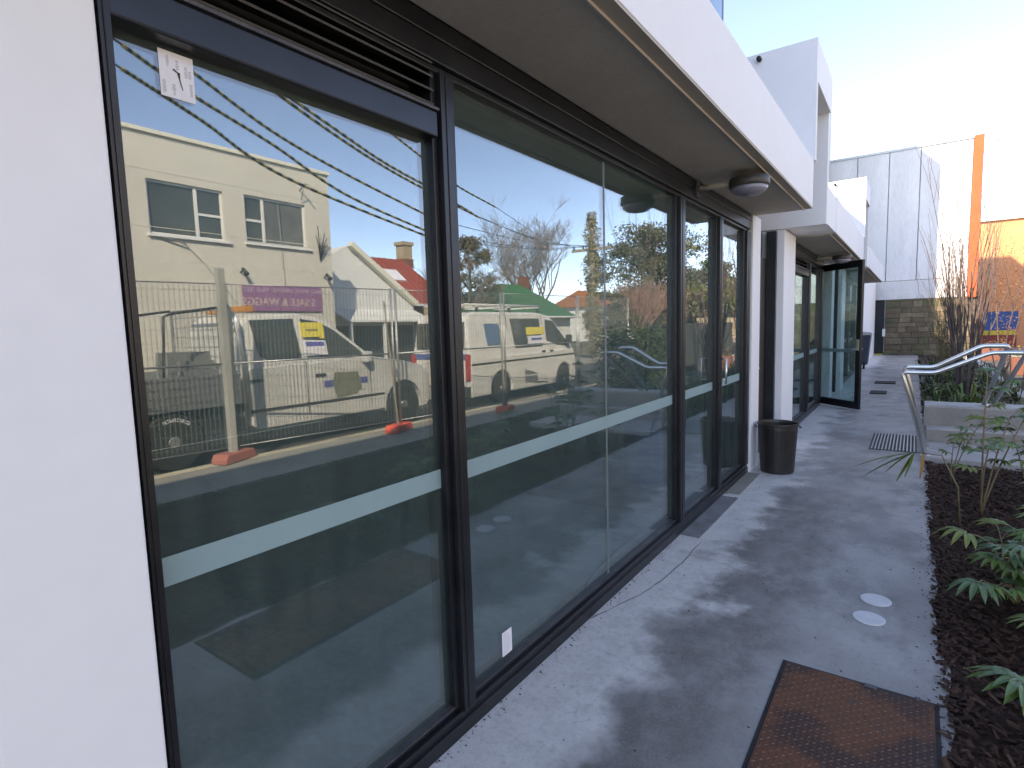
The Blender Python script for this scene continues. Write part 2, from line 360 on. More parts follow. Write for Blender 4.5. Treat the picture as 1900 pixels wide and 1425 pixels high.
def link(name, me, parent=None, bevel=0.0, fix=False):
    if fix:
        import bmesh
        bm = bmesh.new(); bm.from_mesh(me); bmesh.ops.recalc_face_normals(bm, faces=bm.faces); bm.to_mesh(me); bm.free()
    o = bpy.data.objects.new(name, me); COL.objects.link(o)
    if parent:
        o.parent = parent
        r = parent
        off = Vector((0, 0, 0))
        while r is not None: off += Vector(r.location); r = r.parent
        o.location = -off if off.length else (0, 0, 0)
    if bevel:
        bv = o.modifiers.new('bevel', 'BEVEL'); bv.width = bevel; bv.segments = 2; bv.limit_method = 'ANGLE'; bv.angle_limit = math.radians(35)
    return o
def tag(o, label=None, cat=None, group=None, kind=None):
    if label: o['label'] = label
    if cat: o['category'] = cat
    if group: o['group'] = group
    if kind: o['kind'] = kind
    return o
def empty(name, loc, label, cat, group=None, rz=0):
    e = bpy.data.objects.new(name, None); COL.objects.link(e); e.location = loc; e.rotation_euler.z = rz; e.empty_display_size = .2
    return tag(e, label, cat, group)
def copy_tree(o, parent=None):
    c = o.copy(); COL.objects.link(c)
    if parent: c.parent = parent
    for ch in list(o.children): copy_tree(ch, c)
    return c
def B(name, box, m, parent=None, bevel=0.0, **k):
    return MB().box(*box).build(name, m, parent, bevel)
def text_mesh(txt, size, m, name='lettering', ext=.002, parent=None, xform=None):
    cu = bpy.data.curves.new(name, 'FONT'); cu.body = txt; cu.size = size; cu.extrude = ext; cu.align_x = 'CENTER'; cu.align_y = 'CENTER'
    t = bpy.data.objects.new(name, cu); COL.objects.link(t)
    dg = bpy.context.evaluated_depsgraph_get(); me = bpy.data.meshes.new_from_object(t.evaluated_get(dg))
    bpy.data.objects.remove(t); me.materials.clear(); me.materials.append(MT[m]); me.transform(xform)
    return link(name, me, parent)
# ================================================================== SETTING
def rough_strip(x0, x1, y0, y1, z, edge_noise):
    m = MB(); n = int((y1 - y0) / .04); L = []; R = []
    for k in range(n + 1):
        y = y0 + (y1 - y0) * k / n
        L.append((x0, y, z)); R.append((x1 + edge_noise(y), y, z))
    for k in range(n): m.face([L[k], R[k], R[k + 1], L[k + 1]])
    return m
g = MB(); g.face([(-400, -400, -.22), (400, -400, -.22), (400, 600, -.22), (-400, 600, -.22)])
tag(g.build('ground', 'earth'), kind='structure')
tag(B('garden_soil', (1.40, 4.12, -12, 26.7, -.2, -.035), 'mulchbed'), kind='structure')
_en = [rng.uniform(-.012, .012) for _ in range(4000)]
def enoise(y):
    k = int((y + 10) / .04) % 3998
    return .5 * (_en[k] + _en[k + 1]) + .012 * math.sin(y * 5.1) + .008 * math.sin(y * 13.7) + (.012 if y < 3 else 0)
tag(rough_strip(-.14, 1.452, -12, 26.97, 0.0, enoise).build('path', 'path'), kind='structure')
tag(B('path_base', (-.14, 1.43, -12, 26.97, -.2, -.004), 'foot'), kind='structure')
tag(B('pavement', (4.12, 5.18, -12, 60, -.2, 0.0), 'foot'), kind='structure')
kb = MB()
for k in range(30):
    y = -12 + k * 2.4; kb.box(5.185, 5.335, y, y + 2.39, -.2, .004)
tag(kb.build('kerb', 'kerb', bevel=.01), kind='structure')
tag(B('road', (5.34, 10.4, -30, 160, -.21, -.16), 'asphalt'), kind='structure')
tag(B('far_pavement', (10.4, 11.98, -30, 160, -.2, -.02), 'foot'), kind='structure')
tag(B('asphalt_court', (2.9, 4.115, 8.2, 26.7, -.1, .01), 'asphalt'), kind='structure')
tag(B('far_yard', (11.98, 60, -30, 160, -.2, -.03), 'earth'), kind='structure')

# ------------------------------------------------------------------ the long glazed building
bld = empty('glazed_building', (0, 0, 0), 'long white rendered building with dark framed windows, beige soffits and boxy canopies', 'building')
def col(y0, y1, x1, z1=2.517, x0=-.22):
    return B('column', (x0, x1, y0, y1, 0, z1), 'white', bld, .006)
col(.21, .474, .012)
B('wall', (-.3, -.05, -12, .208, 0, 2.517), 'white_dull', bld)
col(5.83, 6.16, .02)
col(7.02, 7.74, .09, x0=-.16)
def bay(y0, y1, mulls, panes, louv=(), head_z=2.38, name='window'):
    """frame with sill, head, mullions; panes = list of (ya, yb, joint)"""
    f = MB()
    f.box(-.12, -.012, y0, y1, 0.0, .085); f.box(-.10, 0.0, y0, y1, .0, .055); f.box(-.12, -.03, y0, y1, .085, .105)
    fr = f.build('window_frame', 'frame', bld, .004)
    f = MB(); f.box(-.12, .0, y0, y1, head_z, 2.455); f.box(-.12, .004, y0, y1, 2.455, 2.515); f.box(-.12, -.02, y0, y1, head_z - .022, head_z)
    f.build('head_rail', 'frame', fr, .004)
    B('sill_edge', (-.05, -.026, y0, y1, .1055, .110), 'frame_dusty', fr)
    for (a, b_) in mulls:
        q = MB(); q.box(-.12, 0.0, a + (b_ - a) * .28, b_, .0851, head_z - .023); q.box(-.12, -.022, a, a + (b_ - a) * .28 - .002, .1105, head_z - .024)
        q.box(.0, .0035, a + (b_ - a) * .52, b_ - .012, .09, head_z - .03)
        q.build('mullion', 'frame', fr, .003)
    for (a, b_, joint) in panes:
        top = head_z - .018
        if (a, b_) in louv:
            top = 2.139
            t = MB(); t.box(-.12, .0, a, b_, 2.139, 2.222)
            t.build('transom', 'frame_blue', fr, .006)
            B('transom_lip', (-.12, .008, a, b_, 2.222, 2.231), 'frame_dusty', fr)
            for k in range(5):
                z = 2.243 + k * .044
                s_ = MB(); s_.prism([(-.09, z + .030), (-.012, z), (-.010, z + .006), (-.088, z + .036)], 'y', a + .004, b_ - .004)
                s_.build('louvre_slat', 'frame', fr)
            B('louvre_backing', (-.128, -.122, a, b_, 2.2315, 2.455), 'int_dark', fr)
        segs = [(a, b_)] if not joint else [(a, joint - .011), (joint + .011, b_)]
        for (p, q) in segs:
            pn = B('glass_pane', (-.060, -.050, p, q, .09, top), 'glass', fr)
        if joint: B('silicone_joint', (-.059, -.049, joint - .010, joint + .010, .106, top - .005), 'silicone', fr)
        B('safety_band', (-.0495, -.0485, a, b_, .940, 1.008), 'film', fr)
    return fr
frA = bay(.474, 5.829, [(.474, .504), (1.438, 1.53), (3.80, 3.93), (4.757, 4.87), (5.65, 5.829)],
          [(.500, 1.445, None), (1.525, 3.81, 2.77), (3.925, 4.76, None), (4.865, 5.655, None)], louv=((.500, 1.445),))
# narrow jamb at the left column is drawn as one flat strip
frB = bay(7.745, 11.15, [(7.745, 8.05), (9.50, 9.72), (10.95, 11.15)], [(8.05, 9.50, None), (9.72, 10.95, None)], louv=((8.05, 9.50),))
frC = bay(13.95, 19.6, [(13.95, 14.2), (15.9, 16.1), (17.7, 17.9), (19.4, 19.6)], [(14.2, 15.9, None), (16.1, 17.7, None), (17.9, 19.4, None)])
col(12.2, 12.6, .02); col(13.3, 13.94, .09); col(19.6, 20.2, .05)
B('wall', (-.22, 0.0, 20.2, 26.9, 0, 2.9), 'white', bld)
# brown recessed service door and glass above it
for (y0, y1) in ((6.165, 7.018), (12.602, 13.298)):
    d_ = B('door', (-.16, -.09, y0, y1, 0.01, 2.2), 'brown_door', bld, .004)
    B('door_frame', (-.085, .015, y1 - .07, y1 - .002, .0, 2.5), 'frame', d_)
    B('fanlight', (-.13, -.12, y0, y1 - .1, 2.215, 2.5), 'glass', d_)
    hd = MB().tube([(-.09, y0 + .12, 1.0), (-.03, y0 + .12, 1.0), (-.03, y0 + .24, 1.0)], .011, 8); hd.build('handle', 'chrome', d_, smooth=True)
# canopy boxes
def canopy(y0, y1, xo=.507, top=2.95):
    m = MB(); m.box(-.22, xo, y0, y1, 2.531, top)
    c = m.build('canopy', 'white', bld, .004)
    B('soffit_panel', (0.006, .440, y0 + .01, y1 - .012, 2.5185, 2.5305), 'soffit', c)
    B('soffit_lip', (.4405, .447, y0 + .01, y1 - .010, 2.509, 2.5305), 'lip', c)
    B('drip_strip', (.4475, xo - .003, y0 + .003, y1 - .004, 2.5205, 2.5305), 'drip', c)
    return c
canopy(-12, 5.95); canopy(7.85, 12.18); canopy(13.95, 19.7)
# open screens between the canopies: near fin, far fin, top
def screen(y0, y1, xo=.52, z0=2.952, z1=4.02, low=2.52):
    m = MB(); m.box(-.9, xo, y0, y0 + .07, z0, z1)                      # near fin
    m.box(-.9, xo - .02, y1 - .08, y1, low, z1 - .0)                    # far fin
    m.box(-.9, xo - .001, y0 + .0705, y1 - .0805, 3.66, z1 - .001)      # top
    s_ = m.build('screen', 'white', bld, .004)
    B('screen_back', (-.95, -.9, y0, y1, low, z1 - .02), 'soffit', s_)
    sp = MB().lathe([(.0225, 0), (.0225, .05)], (0, 0, 0), 12)
    q = MB().tube([(.03, y0 - .05, z1 - .06), (.03, y0 + .005, z1 - .06)], .021, 12); q.build('overflow_spout', 'ink', s_, smooth=True)
    return s_
screen(5.951, 7.08); screen(12.181, 13.35)
B('parapet', (-.9, .50, 7.081, 7.849, 2.53, 2.93), 'white', bld)
B('parapet', (-.9, .50, 13.351, 13.949, 2.53, 2.93), 'white', bld)
B('threshold_slab', (-.003, .135, 3.83, 4.89, -.01, .006), 'threshold', bld)
B('threshold_slab', (.0, .12, 5.0, 5.8, -.01, .005), 'foot', bld)
# upper storey set back from the canopy
up = B('upper_storey', (-6.5, -.5, -14, 6.57, 2.7, 5.75), 'white', bld)
for y in (3.9, -.5):
    wf = B('window_frame', (-.52, -.46, y, y + 2.62, 3.1, 5.3), 'frame', up)
    B('glass_pane', (-.458, -.45, y + .06, y + 2.52, 3.16, 5.24), 'glass', wf)
B('roof_shade_block', (-6, -1.0, 7.6, 12.1, 2.73, 4.8), 'white', bld)  # added block, hidden from the camera, shades the farther screen
B('roof', (-9, -.95, -14, 26.9, 2.62, 2.72), 'foot', bld)
# interior behind the glass
B('room_floor', (-7, -.125, -4, 26.9, -.05, -.005), 'int_floor', bld)
B('back_wall', (-7.1, -7, -4, 26.9, 0, 2.6), 'int_wall', bld)
B('end_wall', (-7, -.3, -4.1, -4, 0, 2.6), 'int_wall', bld)
B('partition', (-7, -.22, 5.92, 6.05, 0, 2.6), 'int_wall', bld)
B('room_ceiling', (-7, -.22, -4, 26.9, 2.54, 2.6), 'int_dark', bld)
B('partition', (-7, -.3, 13.5, 13.6, 0, 2.6), 'int_wall', bld)
B('floor_mat', (-1.5, -.35, 4.1, 5.6, -.004, .006), 'int_dark', bld)
# open glass door leaf
dr = empty('glass_door', (-.13, 11.33, 0), 'open glass door leaf with black frame and pale band standing out over the path', 'door')
dx, dy = .62 + .13, 10.62 - 11.33; L_ = math.hypot(dx, dy); ux = Vector((dx / L_, dy / L_, 0)); uy = Vector((-ux.y, ux.x, 0))
def leaf_box(a, b_, z0, z1, t, name, m, par, bev=.003):
    c = Vector((-.13, 11.33, 0)) + ux * (a + b_) / 2 + Vector((0, 0, (z0 + z1) / 2))
    return MB().obox(c, ux * (b_ - a) / 2, uy * t, Vector((0, 0, (z1 - z0) / 2))).build(name, m, par, bev)
f = MB()
def lb(a, b_, z0, z1, t):
    c = Vector((-.13, 11.33, 0)) + ux * (a + b_) / 2 + Vector((0, 0, (z0 + z1) / 2)); f.obox(c, ux * (b_ - a) / 2, uy * t, Vector((0, 0, (z1 - z0) / 2)))
lb(0, .075, .02, 2.43, .022); lb(L_ - .09, L_, .02, 2.43, .022); lb(.0755, L_ - .0905, .02, .14, .022); lb(.0755, L_ - .0905, 2.32, 2.43, .022)
f.build('frame', 'frame', dr, .003)
leaf_box(.07, L_ - .085, .13, 2.33, .004, 'glass_pane', 'glass', dr)
leaf_box(.076, L_ - .091, .94, 1.0, .0055, 'safety_band', 'film', dr)
hp = leaf_box(L_ - .08, L_ - .02, .98, 1.16, .028, 'handle_plate', 'chrome', dr)
c = Vector((-.13, 11.33, 0)) + ux * (L_ - .05)
for sg in (-1, 1):
    MB().tube([c + uy * .02 * sg + Vector((0, 0, 1.0)), c + uy * .07 * sg + Vector((0, 0, 1.0)), c + uy * .07 * sg - ux * .16 + Vector((0, 0, 1.0))], .011, 8).build('lever', 'chrome', hp, smooth=True)
# pull handles on the near double doors
for y in (4.80,):
    h = MB().tube([(0, y, 1.02), (.05, y, 1.02), (.05, y, .99), (.05, y, 1.20), (0, y, 1.20)], .009, 8)
    h.build('door_pull', 'chrome', bld, smooth=True)

# bulkhead lamps under the soffits
def lamp(loc, label):
    e = empty('bulkhead_lamp', (0, 0, 0), label, 'lamp', 'round lamps under the soffits')
    MB().lathe([(.10, .045), (.128, .04), (.132, -.012), (.122, -.022)], (0, 0, 0), 32).build('housing', 'lamp_dark', e, smooth=True)
    MB().lathe([(.121, -.021), (.112, -.045), (.08, -.066), (.03, -.075)], (0, 0, 0), 32).build('diffuser', 'lamp_lens', e, smooth=True)
    a = MB().tube([(-.335, -.02, .02), (-.19, -.01, .022), (-.10, 0, .022)], [.022, .019, .017], 12)
    a.build('arm', 'lip', e, smooth=True)
    MB().box(-.37, -.335, -.055, .02, -.035, .075).build('wall_bracket', 'frame_dusty', e, .006)
    e.location = loc; return e
l1 = lamp((.355, 4.18, 2.435), 'dark round bulkhead lamp on a pale arm above the near glass doors')
l2 = copy_tree(l1); l2.location = (.355, 10.2, 2.435); l2['label'] = 'dark round lamp under the farther canopy above the open glass door'

# ------------------------------------------------------------------ papers stuck on the glass
pp = empty('paper_notice', (-.0495, .61, 2.03), 'small white square notice with black hook mark taped high on the near pane', 'notice')
B('sheet', (-.0495, -.0485, .607, .680, 2.032, 2.130), 'paper', pp)
hk = MB()
def flat(y0, z0, y1, z1, wd, m=0):
    d = Vector((0, y1 - y0, z1 - z0)); n_ = Vector((0, -d.z, d.y)).normalized() * wd
    a, b_ = Vector((-.0475, y0, z0)), Vector((-.0475, y1, z1)); hk.face([a - n_, b_ - n_ * .6, b_ + n_ * .6, a + n_], m)
flat(.6355, 2.094, .6465, 2.088, .0022); flat(.6465, 2.090, .6475, 2.078, .0032); flat(.6475, 2.078, .653, 2.054, .0014)
hk.build('hook_mark', 'ink', pp)
tx = MB(); r2 = random.Random(3)
for (ya, za, n_) in ((.625, 2.118, 7), (.645, 2.113, 6), (.663, 2.105, 7), (.671, 2.098, 5), (.615, 2.065, 8), (.635, 2.060, 7), (.672, 2.07, 8)):
    z = za
    for k in range(n_):
        wdt = r2.uniform(.003, .008); tx.box(-.0484, -.0479, ya - wdt / 2, ya + wdt / 2, z, z + .0016); z -= .0035
tag(tx.build('small_print', 'ink_grey', pp), kind='stuff')
lb2 = empty('glass_label', (-.0495, 1.80, .12), 'small white rectangular label at the foot of the second pane near the sill', 'label')
B('sheet', (-.0495, -.0485, 1.766, 1.834, .128, .232), 'paper', lb2)
tx = MB()
for k in range(8): tx.box(-.0484, -.0479, 1.776, 1.776 + r2.uniform(.02, .048), .140 + k * .011, .1425 + k * .011)
tag(tx.build('small_print', 'ink_grey', lb2), kind='stuff')

# ------------------------------------------------------------------ things on the path
cv = empty('access_cover', (.89, 1.2, 0), 'rusty brown checker plate access cover set flush in the concrete path', 'cover')
B('surround', (.885, 1.436, 1.20, 2.592, -.01, .003), 'rubber', cv)
B('plate', (.900, 1.420, 1.21, 2.578, -.01, .008), 'rust', cv, .002)
tr_ = MB(); k = 0
for i in range(26):
    for j in range(66):
        x = .912 + i * .0198; y = 1.222 + j * .0205; a = math.radians(45 if (i + j) % 2 else -45); c_, s_ = math.cos(a), math.sin(a)
        L, W = .0088, .0030; i0 = len(tr_.v)
        for (p, q, z) in ((-L, 0, .0081), (0, -W, .0081), (L, 0, .0081), (0, W, .0081), (0, 0, .0112)): tr_.v.append((x + p * c_ - q * s_, y + p * s_ + q * c_, z))
        for (u, v) in ((0, 1), (1, 2), (2, 3), (3, 0)): tr_.f.append((i0 + u, i0 + v, i0 + 4)); tr_.m.append(0)
tag(tr_.build('tread_pattern', 'rust_tip', cv), kind='stuff')
B('lifting_lug', (1.19, 1.235, 2.555, 2.582, .0085, .0125), 'frame_dusty', cv, .002); B('lifting_lug', (1.36, 1.378, 2.565, 2.59, .003, .012), 'frame_dusty', cv, .002)
for i, (x, y, lb_) in enumerate(((1.19, 3.435, 'white round spot on the path, the farther of the pair'), (1.172, 3.20, 'white round spot on the path, the one nearer the rusty cover'))):
    tag(MB().lathe([(.0715, .0), (.0715, .003), (.068, .005)], (x, y, 0), 40).build('ground_spot', 'disc'), lb_, 'marker', 'white spots on the path')
gr = empty('drain_grate', (.93, 7.55, 0), 'striped metal grate with raised bars across the path beside the steps', 'grate')
B('grate_tray', (.925, 1.375, 7.52, 8.62, -.01, .004), 'asphalt', gr)
for k in range(13):
    x = .945 + k * .0335
    B('bar', (x, x + .013, 7.54, 8.6, .0045, .012), 'galv', gr)
for (x0, x1, y, lb_) in ((.62, .9, 13.1, 'dark rubber mat lying on the path beyond the open door'), (.6, 1.0, 15.2, 'thin dark strip across the path far beyond the door')):
    tag(B('floor_mat', (x0, x1, y, y + .5, .0, .022), 'rubber', None, .004), lb_, 'mat')
# black bin
bn = empty('rubbish_bin', (.235, 6.0, 0), 'black plastic tub bin standing on the path in front of the brown door', 'bin')
MB().lathe([(.148, .004), (.155, .012), (.180, .43), (.1815, .432), (.181, .470), (.189, .474), (.189, .494), (.176, .494), (.172, .47), (.145, .02)], (.235, 6.0, 0), 40).build('tub', 'black_plastic', bn, smooth=False)
MB().lathe([(.170, .43), (.100, .445), (.01, .440)], (.235, 6.0, 0), 24).build('liner', 'rubber', bn, smooth=True)
for a in (.3, 3.44):
    c = Vector((.235 + .187 * math.cos(a), 6.0 + .187 * math.sin(a), .455))
    t = Vector((-math.sin(a), math.cos(a), 0)); o_ = Vector((math.cos(a), math.sin(a), 0))
    MB().tube([c - t * .045, c - t * .04 + o_ * .018, c + t * .04 + o_ * .018, c + t * .045], .006, 6).build('handle', 'black_plastic', bn, smooth=True)
# far wheelie bin
wb = empty('wheelie_bin', (-.10, 19.6, 0), 'navy wheelie bin with pale lid beside the dark doorway at the path end', 'bin')
MB().prism([(-.28, .12), (.20, .12), (.27, 1.0), (-.30, 1.0)], 'y', 19.55, 20.1).build('body', 'navy', wb, .03)
MB().prism([(-.33, 1.0), (.31, 1.0), (.29, 1.07), (.0, 1.11), (-.31, 1.07)], 'y', 19.5, 20.15).build('lid', 'concrete_far', wb, .01)
for x in (-.2, .12): MB().lathe([(.1, -.025), (.1, .025)], (x, 19.55, .1), 16, axis='x').build('wheel', 'rubber', wb)
bpy.data.objects['wheelie_bin'].location = (-.10, 19.6, 0)
# blue tub inside
ib = empty('blue_tub', (-.9, 4.9, 0), 'blue plastic tub standing inside behind the near glass doors', 'tub')
MB().lathe([(.19, 0), (.24, .62), (.255, .62), (.255, .66), (.23, .66)], (-.75, 5.05, .0), 24).build('tub', 'blue', ib, smooth=False)

# ------------------------------------------------------------------ steps and handrails
sp = empty('garden_steps', (1.43, 7.1, 0), 'pale concrete garden steps rising beside the path behind the first bed', 'steps')
B('step', (1.436, 3.4, 7.12, 8.02, -.1, .05), 'step', sp, .008)
B('step', (1.455, 3.38, 8.02, 8.24, -.1, .21), 'step', sp, .006)
B('step', (1.436, 3.36, 8.24, 8.62, -.1, .452), 'step', sp, .006)
B('riser_face', (1.436, 3.35, 8.236, 8.2395, .212, .425), 'step_front', sp)
B('riser_face', (1.455, 3.36, 8.0165, 8.0195, .052, .19), 'step_front', sp)
def rail(y0, pts, label, r=.021):
    e = empty('handrail', (pts[0][0], pts[0][1], pts[0][2]), label, 'handrail', 'steel handrails by the steps')
    P = [Vector(p) for p in pts]; out = [P[0]]
    for k in range(1, len(P) - 1):
        a = (P[k - 1] - P[k]); b_ = (P[k + 1] - P[k]); d1 = min(.045, a.length * .4); d2 = min(.045, b_.length * .4)
        A, C_ = P[k] + a.normalized() * d1, P[k] + b_.normalized() * d2
        for t in (0, .25, .5, .75, 1): out.append(A * (1 - t) ** 2 + P[k] * 2 * t * (1 - t) + C_ * t * t)
    out.append(P[-1])
    MB().tube(out, r, 12).build('rail', 'chrome', e, smooth=True)
    for p in (P[0], P[-1]): MB().lathe([(.05, 0), (.05, .008), (.03, .012)], (p.x, p.y, p.z), 16).build('base_plate', 'chrome', e)
    return e
rail(0, [(1.452, 7.2, .05), (1.215, 7.2, .92), (1.50, 7.2, .92), (1.93, 7.2, 1.125), (2.19, 7.2, 1.125), (2.06, 8.35, .452)],
     'brushed steel handrail with bent ends, the nearer of the two by the steps')
rail(0, [(1.46, 7.62, .05), (1.235, 7.62, .945), (1.50, 7.62, .945), (1.89, 7.62, 1.175), (2.10, 7.62, 1.175), (1.99, 8.42, .452)],
     'brushed steel handrail of the steps standing just behind the nearer one', .024)
# cracks in the path beside the sill
q = MB(); r9 = random.Random(4)
def crack(P, wd):
    P = [Vector((x + r9.uniform(-.006, .006), y, .0012)) for (x, y) in P]
    for a, b_ in zip(P[:-1], P[1:]):
        n_ = Vector((-(b_ - a).y, (b_ - a).x, 0)).normalized() * wd * r9.uniform(.5, 1.3); q.face([a - n_, b_ - n_, b_ + n_, a + n_])
crack([(.005 + .16 * math.sin(min(1, t / 14) * 1.5708) if t < 20 else .165, 2.45 + t * .06) for t in range(23)], .0022)
tag(q.build('path_crack', 'rubber', bpy.data.objects['path']), kind='stuff')
q = MB()      # grit and leaf litter lying on the concrete and along the sill
for k in range(520):
    if k < 260: x, y = abs(r9.gauss(0, .02)) + .004, r9.uniform(.6, 5.8)
    elif k < 400: x, y = 1.44 - abs(r9.gauss(0, .05)), r9.uniform(1.6, 7)
    else: x, y = r9.uniform(.05, 1.4), r9.uniform(1.2, 9)
    a = r9.uniform(0, 6.28); L = r9.uniform(.002, .007); i0 = len(q.v)
    for j in range(3): q.v.append((x + L * math.cos(a + j * 2.1), y + L * math.sin(a + j * 2.1) * r9.uniform(.5, 1), .001))
    q.v.append((x, y, .001 + L * .7))
    for f_ in ((0, 1, 3), (1, 2, 3), (2, 0, 3)): q.f.append(tuple(i0 + u for u in f_)); q.m.append(k % 2)
tag(q.build('grit', ['chip_a', 'chip_b']), 'scattered grit and leaf litter on the path and along the sill', 'grit', kind='stuff')
# garden kerbs
ke = empty('garden_kerb', (2.8, 9, 0), 'long pale concrete kerb along the far side of the planted bed', 'kerb')
for k in range(9):
    y = 8.75 + k * 2.0; B('kerb_block', (2.78, 2.93, y, y + 1.985, -.1, .14), 'concrete_band', ke, .008)
ke2 = tag(B('edging', (1.47, 2.78, 16.0, 16.12, -.05, .10), 'concrete_band', None, .006), 'low pale concrete edging crossing the planted bed beyond the steps', 'edging')

# ------------------------------------------------------------------ far end buildings
fb = empty('concrete_building', (1, 27, 0), 'pale grey precast concrete block with orange edge above the stone wall at the path end', 'building')
B('core', (-4, 2.83, 27.12, 27.9, 2.2, 7.9), 'concrete_band', fb)
xs = [-4, -2.9, -.76, .30, 1.29, 2.84]
for a, b_ in zip(xs[:-1], xs[1:]): B('concrete_panel', (a + .012, b_ - .012, 27.0, 27.115, 2.92, 7.86), 'concrete_far', fb, .01)
B('coping', (-4, 2.84, 26.97, 27.12, 7.865, 7.95), 'galv', fb)
B('base_beam', (-4, 2.84, 27.01, 27.118, 2.2, 2.905), 'concrete_band', fb)
B('orange_fin', (2.845, 3.12, 26.9, 27.3, 2.15, 7.95), 'orange', fb, .01)
B('shadow_tower', (-5.5, -1.72, 23.0, 26.96, 2.96, 11.0), 'concrete_band', fb)  # unseen tower added to cast the diagonal shadow on the panels
B('shadow_block', (-4, 3.0, 29.6, 33.9, 0, 4.1), 'concrete_band', fb)  # low block added to cast the slanting shadow on the ochre wall
B('side_wall', (-4, -.34, 26.98, 27.3, 0, 2.195), 'int_dark', fb)
dd = B('door', (-.34, .30, 27.12, 27.2, 0.0, 2.195), 'int_dark', fb)
B('yellow_sill', (-.2, .30, 27.05, 27.115, 0.0, .05), 'yellowpaint', dd)
B('pipe_box', (.26, .36, 26.86, 26.99, .75, 1.05), 'wallwhite', fb, .01)
sw = empty('stone_wall', (1.7, 27, 0), 'brown coursed sandstone wall under the concrete block at the path end', 'wall')
B('mortar_bed', (.34, 3.2, 27.03, 27.3, -.05, 2.195), 'mortar', sw)
z = 0.0; r3 = random.Random(11)
while z < 2.12:
    h = r3.uniform(.17, .26); h = min(h, 2.19 - z); x = .345
    while x < 3.15:
        wd = r3.uniform(.28, .62); wd = min(wd, 3.19 - x)
        if wd > .06: B('stone', (x + .004, x + wd - .004, 27.01 - r3.uniform(0, .03), 27.035, z + .004, z + h - .004), r3.choice(['stone', 'stone', 'stone_b', 'stone_c', 'stone_c' if z > 1.5 or z < .6 else 'stone_b']), sw, .012)
        x += wd
    z += h
yw = empty('ochre_building', (6, 34, 0), 'sunlit orange and yellow wall far off at the right edge', 'building')
B('wall', (3.0, 6.2, 34.05, 40, 0, 5.72), 'yellow', yw)
B('blue_panel', (3.86, 5.08, 33.98, 34.04, .77, 1.62), 'bluepanel', yw)
B('yellow_panel', (3.9, 5.08, 33.96, 34.04, .55, .76), 'yellowpaint', yw)
B('red_panel', (3.9, 5.08, 33.97, 34.04, .0, .54), 'redpaint', yw)
B('coping', (3.0, 6.2, 33.95, 40.1, 5.73, 5.8), 'cream_trim', yw)
for i, (x, y, c_, lb_) in enumerate(((3.45, 24.0, 'brickred', 'small red brown planter box with flowers beyond the handrails'), (3.6, 18.5, 'brickred', 'brick coloured planter box with foliage near the right edge'))):
    e = empty('planter_box', (x, y, 0), lb_, 'planter'); B('box', (x - .3, x + .3, y - .3, y + .3, .0, .42), c_, e, .02)
    q = MB(); 
    for k in range(160):
        p = Vector((x + r3.uniform(-.3, .3), y + r3.uniform(-.3, .3), .42 + abs(r3.gauss(.08, .1)))); a = r3.uniform(0, 6.3); d = Vector((math.cos(a), math.sin(a), r3.uniform(-.5, .8))) * .06; n_ = Vector((-d.y, d.x, 0)) * .4
        q.face([p, p + d * .5 + n_, p + d, p + d * .5 - n_], k % 2)
    tag(q.build('foliage', ['leaf_y', 'leaf_o'], e), kind='stuff')
# clipped dark hedge inside the court
hq = MB(); rh = random.Random(88)
for k in range(9000):
    x = rh.uniform(3.35, 3.95); y = rh.uniform(10.2, 13.3); z = rh.uniform(.05, 1.42) + .06 * math.sin(y * 7) ; a = rh.uniform(0, 6.28); d = Vector((math.cos(a), math.sin(a), rh.uniform(-.7, .7))) * .035; n_ = Vector((-d.y, d.x, .01)) * .5
    p = Vector((x, y, z)); hq.face([p, p + d + n_, p + d * 2, p + d - n_], k % 2)
he = empty('hedge', (3.65, 11.8, 0), 'dark clipped hedge at the back of the asphalt court', 'hedge'); tag(hq.build('foliage', ['leaf_dark', 'leaf_g'], he), kind='stuff')
# dark panel fence along the street, seen in the panes
df = empty('panel_fence', (4.05, 14, 0), 'charcoal steel panel fence along the street side of the court', 'fence')
for k in range(4):
    y = 13.4 + k * 2.05
    B('post', (4.02, 4.08, y - .03, y + .03, 0, 1.56), 'charcoal', df)
    B('panel', (4.035, 4.06, y + .035, y + 2.01, .05, 1.5), 'charcoal', df)

# ------------------------------------------------------------------ plants
def palmate(c, d, n_up, size, nl, rr, spread=2.6, droop=.35, wr=.12, m=0, mb=None):
    """one palmate leaf: leaflets radiating from c around direction d"""
    mb = mb or MB(); d = Vector(d).normalized(); up_ = Vector(n_up).normalized(); sd = d.cross(up_).normalized(); up_ = sd.cross(d)
    for k in range(nl):
        t = (k / (nl - 1) - .5) * spread; L = size * (1 - .25 * abs(t) / (spread / 2)) * rr.uniform(.85, 1.1)
        ld = (d * math.cos(t) + sd * math.sin(t)).normalized(); wv = up_.cross(ld).normalized(); pts = []
        for j in range(6):
            u = j / 5; w_ = size * wr * math.sin(math.pi * min(1, u * .85 + .08)) ** .8 * (1 if j < 5 else .05)
            p = c + ld * L * u + up_ * (.10 * L * math.sin(math.pi * u)) - Vector((0, 0, 1)) * droop * L * u * u
            pts.append((p - wv * w_ + up_ * w_ * .35, p, p + wv * w_ + up_ * w_ * .35))
        for j in range(5):
            (a, b_, c2), (e, f_, g_) = pts[j], pts[j + 1]
            mb.face([a, b_, f_, e], m); mb.face([b_, c2, g_, f_], m)
    return mb
